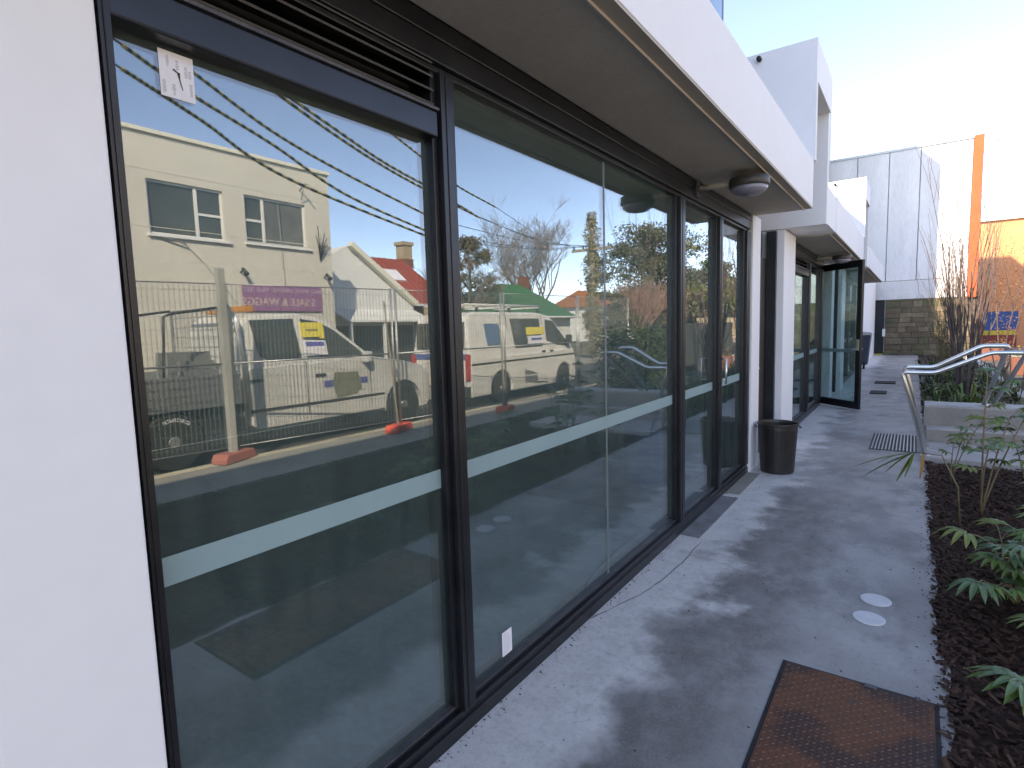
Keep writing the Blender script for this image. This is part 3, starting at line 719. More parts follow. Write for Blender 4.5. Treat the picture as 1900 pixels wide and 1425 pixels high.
def leafy_plant(name, base, label, stems, rr, size=.16, mats='leaf_g', group=None, nl=7, flower=None, sr=.006, wr=.12, cat='plant'):
    e = empty(name, base, label, cat, group); base = Vector(base)
    for (dx, dy, h, leaves) in stems:
        tip = base + Vector((dx, dy, h)); mid = base + Vector((dx * .35 + rr.uniform(-.02, .02), dy * .35, h * .55))
        cur = [base * (1 - t) ** 2 + mid * 2 * t * (1 - t) + tip * t * t for t in (0, .2, .4, .6, .8, 1)]
        MB().tube(cur, [sr, sr * .9, sr * .8, sr * .7, sr * .6, sr * .5], 6).build('stem', 'stalk', e, smooth=True)
        for k in range(leaves):
            t = 1 - .5 * k / max(leaves, 1); p = base * (1 - t) ** 2 + mid * 2 * t * (1 - t) + tip * t * t
            a = rr.uniform(0, 6.28) if k else math.atan2(dy, dx + 1e-6)
            d = Vector((math.cos(a), math.sin(a), rr.uniform(.0, .5))); pl = p + d * rr.uniform(.06, .14) * (size / .16)
            q = MB(); q.tube([p, p * .5 + pl * .5 + Vector((0, 0, .01)), pl], [.0035, .003, .0025], 5)
            palmate(pl, d, (0, 0, 1), size * rr.uniform(.8, 1.15), nl, rr, spread=rr.uniform(2.2, 3.4), droop=rr.uniform(.15, .55), wr=wr, m=1, mb=q)
            lm = mats if isinstance(mats, str) else rr.choice(mats)
            q.build('leaf', ['stalk', lm], e)
    if flower:
        for (x, y, z) in flower:
            q = MB()
            for k in range(7):
                a = k * .9; d = Vector((math.cos(a), math.sin(a), .3)) * .028; s_ = Vector((-d.y, d.x, 0)) * .5; c = Vector((x, y, z))
                q.face([c, c + d * .6 + s_, c + d, c + d * .6 - s_])
            q.build('flower', 'pink', e)
    return e
R5 = random.Random(5)
GM = ['leaf_g', 'leaf_b', 'leaf_y']
leafy_plant('shrub', (1.78, 3.75, 0), 'spreading finger leaved shrub with pink flowers in the bed beside the path', [(-.12, -.05, .33, 5), (.10, -.2, .36, 5), (.05, .12, .42, 5), (.3, .0, .4, 5), (-.05, .25, .30, 4), (.2, .3, .45, 4), (-.15, -.28, .20, 5), (.0, -.12, .38, 6), (.18, .1, .30, 6)], R5, .135, ['leaf_b', 'leaf_g', 'leaf_y'], flower=((1.80, 3.45, .47), (1.77, 3.30, .33)), nl=8, wr=.10)
leafy_plant('shrub', (1.86, 2.52, 0), 'low dark green finger leaved shrub at the bottom right corner of the bed', [(-.12, -.05, .22, 3), (.05, .1, .26, 3), (.1, -.2, .25, 3)], R5, .19, ['leaf_b', 'leaf_g'], nl=9, wr=.085)
leafy_plant('shrub', (1.98, 3.15, 0), 'grassy low tuft between the two near shrubs in the bed', [(-.08, 0, .18, 4), (.05, .05, .22, 4), (0, -.1, .2, 3)], R5, .13, ['leaf_y', 'leaf_g'], nl=9, wr=.06)
st = leafy_plant('slender_shrub', (1.76, 5.35, 0), 'tall thin stemmed shrub with drooping leaf fans in front of the steps', [(.02, .3, 1.02, 4), (.14, .1, .72, 4), (.02, -.1, .55, 4), (.28, .15, .85, 4)], R5, .13, ['leaf_g', 'leaf_y', 'leaf_b'], nl=8, wr=.12, sr=.008)
leafy_plant('slender_shrub', (2.1, 5.9, 0), 'second thin stemmed shrub with small leaf fans against the pale steps', [(-.12, .1, .55, 4), (.05, .2, .75, 3), (.0, -.1, .45, 3)], R5, .13, ['leaf_g', 'leaf_y'], nl=7, wr=.11, sr=.007)
leafy_plant('shrub', (2.25, 4.6, 0), 'green finger leaved shrub farther back in the bed at the right edge', [(-.15, -.05, .40, 5), (.05, -.2, .48, 5), (-.05, .15, .55, 5), (-.25, -.2, .30, 4)], R5, .16, ['leaf_g', 'leaf_y', 'leaf_b'], nl=8, wr=.10)
leafy_plant('shrub', (2.3, 3.55, 0), 'olive green finger leaved shrub half cut by the right edge', [(-.2, -.05, .36, 5), (-.1, -.2, .28, 4), (-.05, .15, .42, 4)], R5, .17, ['leaf_y', 'leaf_g'], nl=8, wr=.09)
leafy_plant('slender_shrub', (1.62, 6.3, 0), 'thin shrub with small pale leaf fans nearest the left end of the steps', [(.10, .1, .50, 4), (.02, .2, .34, 3), (.22, .0, .62, 4)], R5, .11, ['leaf_y', 'leaf_g'], nl=7, wr=.13, sr=.006)
leafy_plant('slender_shrub', (2.35, 6.6, 0), 'thin shrub with leaf fans before the right end of the steps', [(-.12, .1, .60, 4), (.05, .2, .8, 5), (-.2, .0, .9, 4)], R5, .13, ['leaf_g', 'leaf_y'], nl=8, wr=.11, sr=.007)
# leaf hanging out over the path
e = empty('overhanging_shrub', (1.62, 5.0, 0), 'single long leaf fan, part yellowing, reaching out over the path', 'plant')
c = Vector((1.335, 5.02, .50)); MB().tube([(1.62, 5.0, 0), (1.60, 5.0, .28), (1.50, 5.01, .50), c + Vector((0, 0, .005))], [.007, .006, .005, .003], 6).build('stem', 'stalk', e, smooth=True)
def leaflet(c, tip, wd, m, sag=.02):
    q = MB(); c, tip = Vector(c), Vector(tip); d = (tip - c); wv = Vector((0.4, .9, 0)); wv = (wv - d.normalized() * wv.dot(d.normalized())).normalized(); n_ = d.normalized().cross(wv)
    pts = []
    for j in range(7):
        u = j / 6; w_ = wd * math.sin(math.pi * min(.97, u * .85 + .10)) ** .8
        p = c + d * u + Vector((0, 0, sag * math.sin(math.pi * u))); pts.append((p - wv * w_ + n_ * w_ * .4, p, p + wv * w_ + n_ * w_ * .4))
    for j in range(6):
        (a, b_, c2), (e_, f_, g_) = pts[j], pts[j + 1]; q.face([a, b_, f_, e_]); q.face([b_, c2, g_, f_])
    return q.build('leaf', m, e)
for (ox, tx_, tz, m, wd) in ((-.01, -.37, -.13, 'leaf_y', .020), (-.01, -.31, -.20, 'leaf_g', .024), (-.02, -.22, -.085, 'leaf_g', .018), (0, -.10, -.21, 'leaf_y', .027), (0, -.05, -.17, 'leaf_g', .022), (.05, .04, -.17, 'leaf_o', .026), (-.01, -.17, -.15, 'leaf_y', .020)):
    leaflet(c + Vector((ox, 0, 0)), c + Vector((tx_, -.08, tz)), wd, m)
# low planting beyond the steps: many of a kind
q = MB(); R6 = random.Random(21)
for t_ in range(84):
    x = R6.uniform(1.60, 2.74); y = 8.85 + t_ * .13 + R6.uniform(-.1, .1); h = R6.uniform(.25, .7); pair = R6.choice([(0, 1), (2, 3), (0, 3), (1, 2)])
    for k in range(44):
        a = R6.uniform(0, 6.28); l = R6.uniform(.1, 1) * h; t = Vector((math.cos(a), math.sin(a), 0)); s_ = Vector((-t.y, t.x, 0)) * R6.uniform(.006, .018)
        p0 = Vector((x, y, -.02)) + t * R6.uniform(0, h * .25); p1 = p0 + t * l * .35 + Vector((0, 0, l * .75)); p2 = p0 + t * l * .8 + Vector((0, 0, l * .8 - .25 * l * R6.random()))
        q.face([p0 - s_ * .6, p0 + s_ * .6, p1 + s_, p1 - s_], pair[k % 2]); q.face([p1 - s_, p1 + s_, p2], pair[k % 2])
tag(q.build('low_planting', ['leaf_g', 'leaf_dark', 'leaf_olive', 'leaf_y']), 'low leafy ground cover filling the bed behind the steps', 'ground cover', kind='stuff')
# multi-stemmed bare shrubs
def grow(mb, p, d, L, r, lev, rr, spread=.5, up=.25, kids=(3, 5), minr=.002, ns=4, m=0, curve=.15):
    pts = [p]; rs = [r]; q = Vector(p); dd = Vector(d).normalized()
    for k in range(ns):
        dd = (dd + Vector((rr.uniform(-curve, curve), rr.uniform(-curve, curve), rr.uniform(-curve, curve) + up * .12))).normalized()
        q = q + dd * (L / ns); pts.append(q.copy()); rs.append(max(minr, r * (1 - .65 * (k + 1) / ns)))
    mb.tube(pts, rs, 7 if r > .05 else (5 if r > .015 else 3), m, cap=False)
    if lev <= 0: return
    for k in range(rr.randint(*kids)):
        t = rr.uniform(.25, 1.0); i = min(ns - 1, int(t * ns)); u = t * ns - i; b_ = pts[i].lerp(pts[min(i + 1, ns)], u)
        a = rr.uniform(0, 6.28); side = Vector((math.cos(a), math.sin(a), rr.uniform(-.1, .5))) * spread
        nd = (dd * (1 - spread * .3) + side + Vector((0, 0, up))).normalized()
        grow(mb, b_, nd, L * rr.uniform(.45, .7), rs[i] * rr.uniform(.5, .7), lev - 1, rr, spread, up, kids, minr, max(2, ns - 1), m, curve)
def bare_shrub(x, y, z, H, n, seed, label, m='twig', spread=.35, r=.018, lev=2, leafm=None, kids=(2, 4)):
    rr = random.Random(seed); e = empty('bare_shrub', (x, y, z), label, 'shrub')
    for k in range(n):
        a = 6.28 * k / n + rr.uniform(-.3, .3); d = Vector((math.cos(a) * .10, math.sin(a) * .10, 1))
        mb = MB(); grow(mb, Vector((x + .05 * math.cos(a), y + .05 * math.sin(a), z - .03)), d, H * rr.uniform(.7, 1.0), r * rr.uniform(.7, 1.1), lev, rr, spread, .5, kids, .0022, 5, 0, .08)
        mb.build('stem', m, e)
    if leafm:
        q = MB()
        for k in range(900):
            h = rr.uniform(.1, .8) * H; a = rr.uniform(0, 6.28); ra = rr.uniform(.05, .18) * (h + .4); p = Vector((x + math.cos(a) * ra, y + math.sin(a) * ra, z + h))
            a2 = rr.uniform(0, 6.28); d = Vector((math.cos(a2), math.sin(a2), rr.uniform(-.6, .6))) * .045; s_ = Vector((-d.y, d.x, .01)) * .35
            q.face([p, p + d * .5 + s_, p + d, p + d * .5 - s_])
        tag(q.build('foliage', leafm, e), kind='stuff')
    return e
bare_shrub(2.02, 12.0, 0, 2.9, 9, 31, 'bare upright many stemmed shrub standing tall in the bed beyond the steps', spread=.30, r=.022, lev=2)
bare_shrub(2.15, 15.5, 0, 3.6, 7, 32, 'bare dark twigged shrub just behind the tall many stemmed one', spread=.30, r=.022, lev=2)
bare_shrub(1.95, 17.5, 0, 1.8, 7, 33, 'olive leaved bush in front of the stone wall', m='stalk', spread=.5, r=.015, lev=2, leafm='leaf_olive')
bare_shrub(1.85, 14.2, 0, 1.9, 9, 39, 'leafy olive bush around the foot of the tall bare shrub', m='stalk', spread=.5, r=.014, lev=2, leafm='leaf_y')
bare_shrub(2.45, 10.5, 0, 1.3, 4, 37, 'thin straight stake like shrub near the garden kerb', spread=.2, r=.010, lev=1)
bare_shrub(3.2, 19.0, 0, 4.2, 3, 35, 'sparse thin tree with a few orange leaves in front of the yellow wall', spread=.5, r=.02, lev=2, leafm='leaf_o', kids=(1, 3))
bare_shrub(3.5, 11.9, 0, 3.9, 4, 38, 'leggy bare sapling by the asphalt court near the street fence', spread=.3, r=.02, lev=2)
# bark mulch
def chips(name, x0, x1, y0, y1, n, lo, hi, seed, avoid=None):
    r = np.random.RandomState(seed); x = r.uniform(x0, x1, n); y = r.uniform(y0, y1, n); z = -.03 + r.uniform(0, .045, n)
    if avoid is not None: k = avoid(x, y); x, y, z = x[k], y[k], z[k]; n = len(x)
    a = r.uniform(0, 6.283, n); L = r.uniform(lo, hi, n); W = L * r.uniform(.25, .6, n); t = r.uniform(-.5, .5, n); t2 = r.uniform(-.5, .5, n)
    ca, sa = np.cos(a), np.sin(a); V = np.zeros((n, 5, 3), np.float32)
    for i, (u, v) in enumerate(((-.5, -.5), (.5, -.4), (.45, .5), (-.55, .4))):
        V[:, i, 0] = x + L * u * ca - W * v * sa; V[:, i, 1] = y + L * u * sa + W * v * ca; V[:, i, 2] = z + L * u * t + W * v * t2
    V[:, 4, 0] = x; V[:, 4, 1] = y; V[:, 4, 2] = z + .3 * W
    F = np.array([(0, 1, 4), (1, 2, 4), (2, 3, 4), (3, 0, 4)])[None] + (np.arange(n) * 5)[:, None, None]
    me = bpy.data.meshes.new(name); me.vertices.add(n * 5); me.vertices.foreach_set('co', V.ravel())
    nf = n * 4; me.loops.add(nf * 3); me.loops.foreach_set('vertex_index', F.ravel().astype(np.int32)); me.polygons.add(nf)
    me.polygons.foreach_set('loop_start', np.arange(0, nf * 3, 3, dtype=np.int32)); me.update(calc_edges=True)
    me.materials.append(MT['chip_a']); me.materials.append(MT['chip_b'])
    me.polygons.foreach_set('material_index', np.repeat((r.rand(n) < .13).astype(np.int32), 4))
    return tag(link(name, me), 'dark brown bark mulch covering the garden beds', 'mulch', kind='stuff')
chips('bark_mulch', 1.44, 2.9, 1.6, 7.12, 26000, .012, .045, 1)
chips('bark_mulch', 1.44, 2.78, 8.6, 20, 12000, .02, .06, 2)
chips('bark_mulch', 2.9, 4.1, 0, 8.2, 5000, .02, .06, 3)
chips('bark_mulch', 1.425, 1.50, 1.6, 7.1, 1500, .010, .03, 4)
#STREET
# ================================================================== THE STREET OPPOSITE (seen in the glass)
# ---- temporary fence
FP = [(5.62, 1.15), (5.24, 3.45), (4.88, 5.80), (4.53, 8.04), (4.30, 10.35), (4.20, 12.7)]
names_f = ['wire mesh fence panel farthest left in the reflection', 'wire mesh fence panel before the tray and cab of the ute', 'wire mesh fence panel in front of the ute bonnet and van tail', 'wire mesh fence panel in front of the side of the van', 'wire mesh fence panel ahead of the front of the van']
for k in range(5):
    a = Vector((*FP[k], .12)); b_ = Vector((*FP[k + 1], .12)); d = b_ - a; Lf = d.length; d.normalize(); a = a + d * .035; b_ = b_ - d * .035; up_ = Vector((0, 0, 1))
    e = empty('mesh_fence', (a.x, a.y, 0), names_f[k], 'fence', 'temporary fence panels along the kerb')
    MB().tube([a - up_ * .1, a + up_ * 2.02], .017, 8).build('post', 'galv', e, smooth=True)
    MB().tube([b_ - up_ * .1, b_ + up_ * 2.02], .017, 8).build('post', 'galv', e, smooth=True)
    for z in (.05, 1.06, 2.0): MB().tube([a + up_ * z, b_ + up_ * z], .013 if z == 1.06 else .007, 6).build('rail', 'galv', e, smooth=True)
    q = MB(); n_ = int((Lf - .1) / .052)
    for j in range(n_ + 1):
        p = a + d * (.03 + j * .052); q.obox(p + up_ * 1.02, d * .0026, Vector((-d.y, d.x, 0)) * .0026, up_ * .98)
    for j in range(13):
        q.obox((a + b_) / 2 + up_ * (.12 + j * .15), d * (Lf / 2 - .04), Vector((-d.y, d.x, 0)) * .0014, up_ * .0014)
    tag(q.build('wire_mesh', 'galv', e), kind='stuff')
foot_l = ['orange fence block out at the far left of the reflection', 'orange fence block painted dull like glass veil, under the thick leftmost post', 'bright orange fence block below the ute bonnet', 'bright orange fence block beside the rear wheel of the van', 'bright orange fence block beside the front wheel of the van', 'dim orange fence block beyond the front of the van']
for k, (x, y) in enumerate(FP):
    d = Vector((.35, .94, 0)).normalized(); n_ = Vector((-d.y, d.x, 0)); q = MB()
    c = Vector((x, y, 0))
    prof = [(-.25, .005), (.25, .005), (.25, .06), (.21, .12), (-.21, .12), (-.25, .06)]
    i0 = 0
    for t in (-.11, .11):
        for (u, v) in prof: q.v.append(tuple(c + d * u + n_ * t + Vector((0, 0, v))))
    q.f = [tuple(range(6)), tuple(reversed(range(6, 12)))] + [(j, 6 + j, 6 + (j + 1) % 6, (j + 1) % 6) for j in range(6)]; q.m = [0] * 8
    o = q.build('fence_block', 'veiledfoot' if k < 2 else 'orangefoot', None, .012); tag(o, foot_l[k], 'fence foot', 'orange blocks under the fence posts')
tag(B('timber_post', (5.18, 5.26, 3.39, 3.47, 0, 2.30), 'postgrey', None, .004), 'thick pale timber post standing at the leftmost fence joint', 'post')
for (p0, p1, lb_) in (((4.80, 5.72, 0), (4.92, 5.66, 1.95), 'thin pale fence stay by the ute bonnet'), ((4.42, 7.9, 0), (4.55, 7.98, 1.75), 'thin pale fence stay before the side of the van')):
    tag(MB().tube([p0, p1], .012, 6).build('fence_stay', 'timber', None), lb_, 'stay')

# ---- vehicles
def arch(cy, cz, r, z0):
    dzv = z0 - cz; a0 = math.asin(max(-1, min(1, dzv / r)))
    pts = []
    for k in range(11):
        a = math.pi - a0 - (math.pi - 2 * a0) * k / 10; pts.append((cy + r * math.cos(a), cz + r * math.sin(a)))
    return pts            # from rear (low y) to front
def wheel(e, cx, cy, cz, r, wd, label=None):
    t = MB().lathe([(r * .62, -wd / 2), (r * .93, -wd / 2), (r, -wd / 2 + .03), (r, wd / 2 - .03), (r * .93, wd / 2), (r * .62, wd / 2)], (cx, cy, cz), 28, axis='x')
    w_ = t.build('wheel', 'rubber', e)
    MB().lathe([(r * .60, -wd / 2 + .012), (r * .55, -wd / 2 + .006), (r * .45, -wd / 2 + .03), (r * .2, -wd / 2 + .004), (r * .17, -wd / 2 - .008)], (cx, cy, cz), 20, axis='x').build('hub_cap', 'hub', w_)
    return w_
def vehicle(name, x0, wd, lower, upper, belt, label, inset):
    e = empty(name, (x0, lower[0][0], -.16), label, 'van' if 'van' in name else 'ute')
    MB().prism(lower, 'x', x0, x0 + wd, fa=lambda p: .05 * max(0, (.35 - p[1])) ).build('body', 'carwhite', e, .035)
    MB().prism(upper, 'x', x0 + .012, x0 + wd - .012, fa=lambda p: max(0, (p[1] - belt)) * inset).build('cab', 'carwhite', e, .05)
    return e
def side_poly(e, name, poly, x0, belt, inset, m, off=.006, th=.004):
    """thin raised plate following the side of the vehicle"""
    q = MB(); q.prism(poly, 'x', -off, th, fa=None)
    for i, v in enumerate(q.v):
        q.v[i] = (x0 + .012 + max(0, v[2] - belt) * inset + v[0], v[1], v[2])
    return q.build(name, m, e)
# van
vx, vw, vb, vi = 6.1, 1.72, .86, .15
low = [(9.02, .06), (9.0, .35), (9.0, .88), (13.33, .94), (13.43, .78), (13.47, .35), (13.44, .06)]
bot = arch(12.85, .17, .40, .06)[::-1] + arch(10.1, .17, .40, .06)[::-1]
van = vehicle('parked_van', vx, vw, low + bot, [(9.0, .84), (9.05, 1.70), (9.15, 1.84), (9.4, 1.88), (11.8, 1.88), (12.25, 1.82), (12.5, 1.72), (13.32, .98), (13.3, .84)], vb, 'white van with roof rack and red tail lamp parked behind the fence', vi)
for cy in (10.1, 12.85):
    wheel(van, vx + .13, cy, .17, .33, .22); wheel(van, vx + vw - .13, cy, .17, .33, .22)
MB().box(vx + .06, vx + vw - .06, 9.55, 13.2, .10, .62).build('underbody', 'grille', van)
side_poly(van, 'door_window', [(12.08, 1.18), (12.12, 1.70), (12.48, 1.67), (13.16, 1.05), (13.16, .99), (12.5, 1.06)], vx, vb, vi, 'carglass')
side_poly(van, 'side_window', [(10.68, 1.04), (10.62, 1.73), (11.86, 1.73), (11.86, 1.04)], vx, vb, vi, 'carglass')
side_poly(van, 'rear_side_window', [(9.66, 1.14), (9.62, 1.62), (10.16, 1.62), (10.22, 1.14)], vx, vb, vi, 'blueglass')
side_poly(van, 'rub_strip', [(9.03, .74), (9.03, .78), (13.40, .80), (13.40, .76)], vx - .012, 9, 0, 'grille', .006)
for y in (11.95, 12.02): side_poly(van, 'door_gap', [(y, .15), (y, 1.8), (y + .012, 1.8), (y + .012, .15)], vx - .0125 + (0 if y < 12 else 0), vb, vi, 'grille', .002) if y < 12 else None
side_poly(van, 'door_gap', [(10.48, .45), (10.45, 1.8), (10.462, 1.8), (10.492, .45)], vx - .0125, vb, vi, 'grille', .002)
for y in (11.78, 12.14): side_poly(van, 'door_handle', [(y, .90), (y, .935), (y + .14, .935), (y + .14, .90)], vx - .012, 9, 0, 'grille', .02)
side_poly(van, 'side_panel', [(11.0, .22), (11.0, .52), (11.55, .40), (11.55, .16)], vx - .012, 9, 0, 'galv', .004)
side_poly(van, 'sticker_yellow', [(11.22, 1.34), (11.22, 1.52), (12.02, 1.52), (12.02, 1.34)], vx, vb, vi, 'yellowsign', .012)
side_poly(van, 'sticker_white', [(11.24, 1.12), (11.24, 1.31), (11.95, 1.31), (11.95, 1.12)], vx, vb, vi, 'whitesign', .012)
side_poly(van, 'sticker_print', [(11.40, 1.20), (11.40, 1.26), (11.85, 1.26), (11.85, 1.20)], vx, vb, vi, 'bluetext', .015)
B('rear_window', (vx + .18, vx + vw - .18, 8.985, 9.06, 1.10, 1.66), 'carglass', van, .01)
B('rear_stripe', (vx + .04, vx + vw - .04, 8.982, 8.999, .88, .99), 'bluestripe', van)
B('rear_bumper', (vx + .02, vx + vw - .02, 8.90, 9.02, .08, .30), 'grille', van, .02)
for x in (vx + .01, vx + vw - .13): B('tail_lamp', (x, x + .12, 8.965, 9.03, .42, .98), 'redlight', van, .012)
B('windscreen', (vx + .2, vx + vw - .2, 13.0, 13.02, 1.0, 1.2), 'carglass', van)
B('head_lamp', (vx + .05, vx + .4, 13.40, 13.475, .50, .72), 'whitesign', van, .01)
B('number_plate', (vx + .6, vx + 1.0, 8.885, 8.90, .38, .48), 'whitesign', van)
for y in (9.5, 10.7, 11.9):
    MB().box(vx + .18, vx + vw - .18, y, y + .05, 1.985, 2.02).build('rack_bar', 'carwhite', van)
    for x in (vx + .2, vx + vw - .25): B('rack_foot', (x, x + .05, y, y + .06, 1.86, 1.985), 'grille', van)
for x in (vx + .25, vx + .55, vx + vw - .3): MB().tube([(x, 9.15, 2.04), (x, 12.05, 2.04)], .022, 8).build('rack_rail', 'carwhite', van, smooth=True)
MB().box(vx - .14, vx - .02, 12.9, 13.06, 1.06, 1.30).build('mirror', 'grille', van, .02)
# ute
ux0, uw, ub, ui = 5.95, 1.76, 1.02, .20
low = [(4.05, .30), (4.05, 1.05), (6.3, 1.10), (7.05, .98), (7.42, .88), (7.56, .70), (7.60, .28), (7.52, .14)]
bot = [(7.34, .14)] + arch(6.95, .22, .43, .14)[::-1] + [(6.5, .20), (4.2, .20)]
ute = vehicle('parked_ute', ux0, uw, low + bot, [(4.06, 1.0), (4.12, 1.70), (4.28, 1.80), (5.0, 1.82), (5.35, 1.76), (5.6, 1.65), (6.32, 1.10), (6.3, 1.0)], ub, 'white tray back ute with orange roof beacon parked behind the fence below the cream building', ui)
for cy in (6.95, 3.1):
    wheel(ute, ux0 + .13, cy, .22, .37, .24); wheel(ute, ux0 + uw - .13, cy, .22, .37, .24)
lm = MB()
for k in range(6):
    a = math.radians(52 + k * 12); c = Vector((ux0 + .005, 3.1 + .29 * math.cos(a), .22 + .29 * math.sin(a))); t = Vector((0, -math.sin(a), math.cos(a))); rr_ = Vector((0, math.cos(a), math.sin(a)))
    if k in (0, 2, 4): lm.obox(c, (.004, 0, 0), t * .022, rr_ * .006); lm.obox(c - rr_ * .03, (.004, 0, 0), t * .022, rr_ * .006); lm.obox(c - t * .018 - rr_ * .015, (.004, 0, 0), t * .006, rr_ * .018)
    else: lm.obox(c - rr_ * .015 - t * .012, (.004, 0, 0), t * .006, rr_ * .022); lm.obox(c - rr_ * .015 + t * .012, (.004, 0, 0), t * .006, rr_ * .022)
tag(lm.build('tyre_lettering', 'whitesign', ute), kind='stuff')
MB().box(ux0 + .1, ux0 + uw - .1, 2.0, 7.4, .22, .60).build('chassis', 'grille', ute)
side_poly(ute, 'rear_window', [(4.30, 1.22), (4.24, 1.72), (4.92, 1.74), (4.96, 1.14), (4.42, 1.14)], ux0, ub, ui, 'carglass')
side_poly(ute, 'front_window', [(5.06, 1.14), (5.04, 1.74), (5.34, 1.69), (5.60, 1.56), (6.12, 1.16), (6.12, 1.12)], ux0, ub, ui, 'carglass')
for y in (5.0, 6.2): side_poly(ute, 'door_gap', [(y, .32), (y - .01, 1.10), (y + .002, 1.10), (y + .012, .32)], ux0 - .0125, 9, 0, 'grille', .002)
side_poly(ute, 'sill_trim', [(4.1, .44), (4.1, .48), (6.5, .48), (6.5, .44)], ux0 - .0125, 9, 0, 'grille', .004)
for y in (4.12, 5.15): side_poly(ute, 'door_handle', [(y, .86), (y, .90), (y + .17, .90), (y + .17, .86)], ux0 - .012, 9, 0, 'grille', .02)
side_poly(ute, 'sticker_yellow', [(5.02, 1.46), (5.02, 1.68), (5.42, 1.68), (5.42, 1.43), (5.34, 1.43), (5.32, 1.46)], ux0, ub, ui, 'yellowsign', .012)
side_poly(ute, 'sticker_white', [(5.02, 1.18), (5.02, 1.42), (5.42, 1.40), (5.42, 1.18)], ux0, ub, ui, 'whitesign', .012)
side_poly(ute, 'sticker_print', [(5.06, 1.32), (5.06, 1.39), (5.38, 1.38), (5.38, 1.32)], ux0, ub, ui, 'bluetext', .015)
side_poly(ute, 'sticker_print', [(5.10, 1.55), (5.10, 1.58), (5.32, 1.58), (5.32, 1.55)], ux0, ub, ui, 'greytext', .015)
side_poly(ute, 'side_print', [(5.30, .68), (5.30, .78), (6.14, .78), (6.14, .68)], ux0 - .012, 9, 0, 'bluetext', .006)
MB().box(ux0 - .17, ux0 - .01, 6.02, 6.14, 1.02, 1.20).build('mirror', 'carwhite', ute, .03)
B('beacon', (ux0 + .30, ux0 + 1.4, 4.26, 4.42, 1.84, 1.93), 'amber', ute, .02)
B('head_lamp', (ux0 + .03, ux0 + .40, 7.42, 7.575, .66, .84), 'whitesign', ute, .02)
B('bumper', (ux0 + .02, ux0 + uw - .02, 7.5, 7.66, .20, .46), 'carwhite', ute, .03)
B('windscreen', (ux0 + .28, ux0 + uw - .28, 5.95, 6.0, 1.2, 1.5), 'carglass', ute)
side_poly(ute, 'side_blotch', [(5.52, .50), (5.44, .74), (5.50, .90), (5.95, .88), (6.02, .62), (5.9, .52)], ux0 - .013, 9, 0, 'oliveblotch', .006)  # irregular olive blotch low on the side of the cab
# tray with headboard, side and ladder rack
B('tray_floor', (ux0 - .02, ux0 + uw + .02, 1.6, 3.98, .60, .68), 'galv', ute)
tb = B('tray_side', (ux0 - .03, ux0 - .002, 1.6, 3.97, .68, 1.02), 'galv', ute, .004)
B('tray_side', (ux0 + uw + .002, ux0 + uw + .03, 1.6, 3.97, .68, 1.02), 'galv', ute, .004)
for (z) in (.78, .88, .98): B('tray_rib', (ux0 - .042, ux0 - .0305, 1.6, 3.97, z, z + .02), 'galv', tb)
hb = MB()
for x in (ux0 + .02, ux0 + uw - .06): hb.box(x, x + .04, 3.90, 3.94, .68, 1.86)
hb.box(ux0 + .02, ux0 + uw - .02, 3.9, 3.94, 1.861, 1.90)
for k in range(12): hb.box(ux0 + .1 + k * .135, ux0 + .11 + k * .135, 3.915, 3.925, .69, 1.86)
for k in range(8): hb.box(ux0 + .07, ux0 + uw - .07, 3.926, 3.932, .8 + k * .14, .81 + k * .14)
hb.build('headboard', 'galv', ute)
rk = MB(); rk.tube([(ux0 + .03, 3.05, 1.02), (ux0 + .03, 3.10, 1.76), (ux0 + .03, 3.2, 1.80), (ux0 + .03, 3.9, 1.90)], .018, 8); rk.tube([(ux0 + uw - .05, 3.05, 1.02), (ux0 + uw - .05, 3.10, 1.76), (ux0 + uw - .05, 3.2, 1.80), (ux0 + uw - .05, 3.9, 1.90)], .018, 8)
rk.build('rack', 'grille', ute, smooth=True)
tl = MB()
for k in range(9): x = ux0 + .2 + k * .1; tl.box(x, x + .06, 3.3 + .05 * (k % 3), 3.85, .69, .95 + .12 * ((k * 5) % 4))
tl.build('load', 'galv', ute)
for k in range(3): MB().tube([(ux0 - .04, 3.99 + k * .035, .25 + .1 * k), (ux0 - .05, 4.0 + k * .02, 1.0), (ux0 + .06, 4.0 + k * .02, 1.7), (ux0 + .2, 3.95, 1.98)], .014, 8).build('strap_pole', 'chrome', ute, smooth=True)

# ---- cream two storey building
cb = empty('cream_building', (12, 2, 0), 'cream rendered two storey building with two wide windows and a purple sign', 'building')
wins = [(5.52, 7.16, 3.76, 4.92), (7.68, 9.38, 3.80, 4.95), (1.2, 3.0, 3.72, 4.88)]
ys = sorted(set([-10, 10.15] + [v for w_ in wins for v in w_[:2]]))
wm = MB()
for a, b_ in zip(ys[:-1], ys[1:]):
    h = [w_ for w_ in wins if abs(w_[0] - a) < 1e-6]
    if h: wm.box(12, 12.22, a, b_, -.1, h[0][2]); wm.box(12, 12.22, a, b_, h[0][3], 5.86)
    else: wm.box(12, 12.22, a, b_, -.1, 5.86)
wm.box(12.22, 21, -10, 10.15, -.1, 5.6)
wm.build('wall', 'cream', cb)
B('coping', (11.94, 12.26, -10, 10.2, 5.861, 5.95), 'cream_trim', cb, .01)
B('plinth_band', (11.96, 11.998, -10, 10.15, .02, .55), 'sandy', cb)
